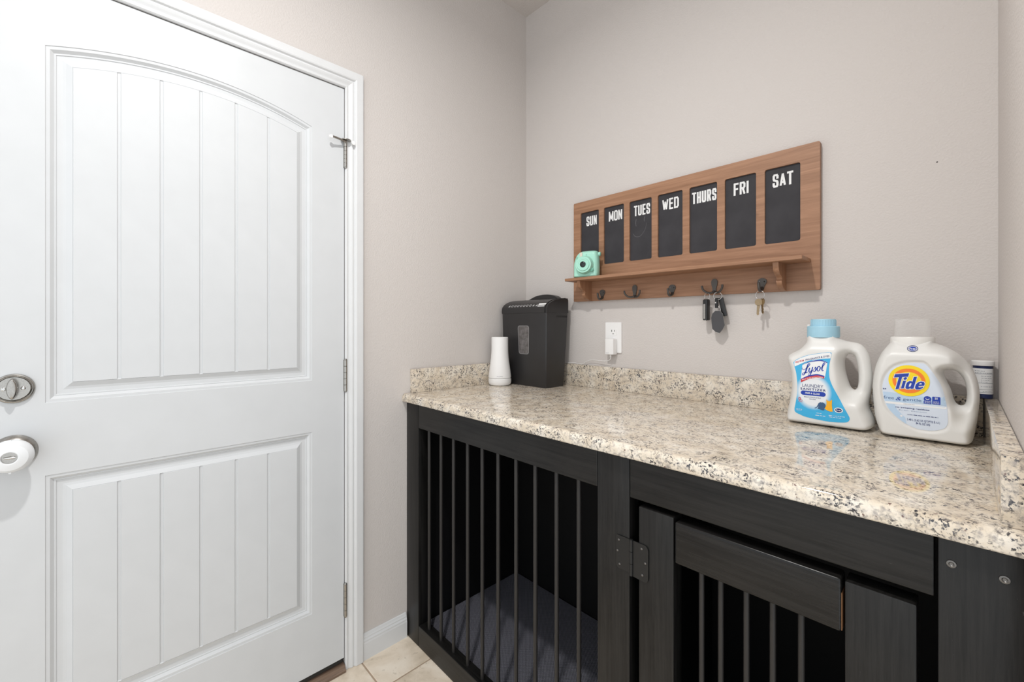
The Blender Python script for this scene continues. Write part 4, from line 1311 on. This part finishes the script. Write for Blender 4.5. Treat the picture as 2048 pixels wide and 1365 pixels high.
def tide_strokes(g):
    # bold slanted T, i, d, e as filled shapes; g grows the outline for the white border
    sk = lambda p: (1.3630 + p[0] + (p[1]) * .22, 1.0425 + p[1])
    def tilt(p):
        x, z = sk(p); return (x, z + (x - 1.363) * .17)
    T_ = [(.0045, 0), (.0100, 0), (.0100, .0270), (.0200, .0270), (.0200, .0345), (-.0040, .0345), (-.0040, .0270), (.0045, .0270)]
    i_ = [(.0135, .0010), (.0185, .0010), (.0185, .0180), (.0135, .0180)]
    dot = [(.0160 + .0029 * math.cos(a), .0232 + .0029 * math.sin(a)) for a in np.linspace(0, 2 * math.pi, 14, endpoint=False)]
    d_ = [(.0235, -.0010), (.0272, -.0010), (.0300, .0012), (.0300, -.0010), (.0350, -.0010), (.0350, .0255), (.0298, .0255), (.0298, .0150), (.0272, .0165), (.0240, .0165), (.0212, .0140), (.0205, .0080), (.0210, .0020)]
    dh = [(.0262, .0035), (.0290, .0045), (.0294, .0100), (.0285, .0122), (.0264, .0118), (.0256, .0080)]
    e_ = [(.0400, -.0030), (.0465, -.0030), (.0505, .0000), (.0505, .0026), (.0462, .0016), (.0432, .0016), (.0420, .0048), (.0510, .0048), (.0512, .0090), (.0490, .0130), (.0440, .0145), (.0395, .0128), (.0370, .0085), (.0368, .0025), (.0380, -.0010)]
    eh = [(.0420, .0078), (.0464, .0078), (.0462, .0100), (.0440, .0110), (.0424, .0100)]
    out = []
    for poly, hl in ((T_, None), (i_, None), (dot, None), (d_, dh), (e_, eh)):
        P = np.array([tilt(p) for p in poly])
        if g:
            nx = np.roll(P, -1, axis=0) - P
            el = nx / (np.hypot(*nx.T)[:, None] + 1e-12)
            no = np.column_stack([el[:, 1], -el[:, 0]])
            pn = np.roll(no, 1, axis=0)
            bis = no + pn; k = (bis * no).sum(1, keepdims=True)
            P = P + g * bis / np.maximum(k, .5)
        hs_ = [] if (hl is None or g) else [[tilt(p) for p in hl]]
        out.append(([tuple(p) for p in P], hs_))
    return out
for k, (P, h_) in enumerate(tide_strokes(.0011)):
    sheet('letter_border', P, Q(.0023 + .00002 * k), 'label_white', tl, ())
for P, h_ in tide_strokes(0):
    sheet('letter', P, Q(.0027), 'ink_blue', tl, h_)
text('lettering', '64', 1.3452, 1.3512, 1.0405, 1.0440, Q(.0009), 'ink_navy', tl, .02)
text('lettering', 'free', 1.3468, 1.3648, 1.0190, 1.0262, Q(.0011), 'ink_mid_blue', tl, -.002)
text('lettering', '&', 1.3677, 1.3772, 1.0176, 1.0262, Q(.0011), 'ink_blue', tl, 0, .3)
text('lettering', 'gentle', 1.3799, 1.4108, 1.0168, 1.0253, Q(.0011), 'ink_mid_blue', tl, -.002)
bdg = [(1.4143, 1.0160), (1.4266, 1.0160), (1.4266, 1.0215), (1.4256, 1.0230), (1.4266, 1.0258), (1.4262, 1.0295), (1.4240, 1.0322), (1.4205, 1.0332), (1.4168, 1.0322), (1.4147, 1.0295), (1.4143, 1.0258), (1.4153, 1.0230), (1.4143, 1.0215)]
sheet('badge', bdg, Q(.0011), 'ink_blue', tl)
sheet('badge_mark', ellipse(1.4205, 1.0275, .0030, .0026, 18), Q(.0014), 'label_white', tl)
sheet('badge_mark', ellipse(1.4205, 1.0283, .0024, .0018, 18), Q(.0016), 'ink_blue', tl)
sheet('badge', rrect(1.4279, 1.4408, 1.0162, 1.0332, .0014, 3), Q(.0011), 'ink_blue', tl)
for dx in (-.0015, .0010):
    for dz in (-.0012, .0012):
        sheet('badge_mark', ellipse(1.4345 + dx, 1.0293 + dz, .0010, .0009, 10), Q(.0014), 'label_white', tl)
for bx in (1.4205, 1.4343):
    for q_ in range(3):
        fine_print(bx - .0046, bx + .0046, 1.0218 - .0021 * q_, 1.0230 - .0021 * q_, Q(.0014), 'label_white', tl)
text('lettering', 'UNSCENTED', 1.3813, 1.3996, 1.0102, 1.0118, Q(.0012), 'ink_grey', tl, 0, 0, 1.3)
text('lettering', 'no irritating residues', 1.3673, 1.4236, .9998, 1.0040, Q(.0011), 'ink_navy', tl, .014)
text('lettering', 'no dyes', 1.3755, 1.3892, .9952, .9972, Q(.0011), 'ink_mid_blue', tl)
text('lettering', 'no perfumes', 1.3965, 1.4192, .9952, .9972, Q(.0011), 'ink_mid_blue', tl)
for x in (1.3730, 1.3938):
    ribbon('check_mark', [[(x, .9965, .0002), (x + .0007, .9957, .0003), (x + .0020, .9978, .0002)]], Q(.0011), 'ink_mid_blue', tl)
text('lettering', 'CAUTION:', 1.3873, 1.3965, .9868, .9890, Q(.0011), 'ink_navy', tl, .006)
fine_print(1.3978, 1.4373, .9868, .9890, Q(.0011), 'ink_navy', tl)
text('lettering', '2.48 L (2.62 US QT/PTE \u00c9.-U.)', 1.3870, 1.4399, .9732, .9802, Q(.0011), 'ink_navy', tl, .004)
text('lettering', '84 FL OZ LIQ.', 1.4019, 1.4253, .9668, .9724, Q(.0011), 'ink_navy', tl, .008)
sheet('dot_mark', ellipse(1.3775, .9830, .0022, .0022, 18), Q(.0012), 'label_white', tl)
he_o = ellipse(1.3958, 1.1375, .0092, .0072, 28)
sheet('emblem_ring', he_o, Q(.0006), 'ink_navy', td, [ellipse(1.3958, 1.1375, .0080, .0060, 28)])
sheet('emblem', ellipse(1.3958, 1.1375, .0066, .0046, 24), Q(.0006), 'ink_blue', td)
text('lettering', 'he', 1.3908, 1.4008, 1.1352, 1.1400, Q(.0010), 'label_white', td, .01)

# ================================================================== SMALL STRIP BOTTLE ON THE LEDGE
sb = empty('pill_bottle', (1.5075, -.0225, ZS))
tag(sb, 'small white and navy bottle with white lid in the wall corner', 'small bottle')
bc = (1.5065, -.0225, ZS + .0003)
lathe('body', [(0, 0), (.0150, 0), (.0160, .0010), (.0162, .0755), (.0150, .0765)], bc, 'navy_plastic', sb, 'z', 36)
lathe('paper_label', [(.01635, .0105), (.01635, .0690)], bc, 'label_white', sb, 'z', 36, cap=False)
lathe('lid', [(.0150, .0750), (.0183, .0752), (.0187, .0765), (.0187, .0850), (.0178, .0862), (0, .0865)], bc, 'white_plastic', sb, 'z', 36)
va = math.atan2(-1.497 - bc[1], 1.474 - bc[0])
def wrap_print(z0, h, a0, a1):
    rr = random.Random(int(z0 * 1e5)); VV = []; FF = []
    a = a0
    while a < a1:
        w = min(rr.uniform(8, 20), a1 - a); i = len(VV)
        for q_ in (a, a + w):
            t_ = va + math.radians(q_)
            VV += [(bc[0] + .0165 * math.cos(t_), bc[1] + .0165 * math.sin(t_), bc[2] + z0), (bc[0] + .0165 * math.cos(t_), bc[1] + .0165 * math.sin(t_), bc[2] + z0 + h * .6)]
        FF.append((i, i + 2, i + 3, i + 1)); a += w + 4
    mesh_from('fine_print', VV, FF, 'ink_grey', sb)
for z0, h, a0, a1 in ((.0625, .0018, -50, 10), (.0580, .0018, -48, 60), (.0510, .0014, -10, 50), (.0465, .0014, -8, 55), (.0420, .0014, -10, 40), (.0378, .0014, -10, 30), (.0270, .0014, -10, 60), (.0160, .0014, 0, 55)):
    wrap_print(z0, h, a0, a1)
for z0 in (.0562, .0350, .0205, .0138):
    A0, A1 = va + math.radians(-55), va + math.radians(65)
    VV = []; FF = []
    for i in range(13):
        a = A0 + (A1 - A0) * i / 12
        VV += [(bc[0] + .01648 * math.cos(a), bc[1] + .01648 * math.sin(a), bc[2] + z0), (bc[0] + .01648 * math.cos(a), bc[1] + .01648 * math.sin(a), bc[2] + z0 + .0006)]
        if i: FF.append((2 * i - 2, 2 * i, 2 * i + 1, 2 * i - 1))
    mesh_from('rule_line', VV, FF, 'ink_grey', sb)

# remove unused helper data
for m in list(bpy.data.meshes):
    if m.users == 0: bpy.data.meshes.remove(m)
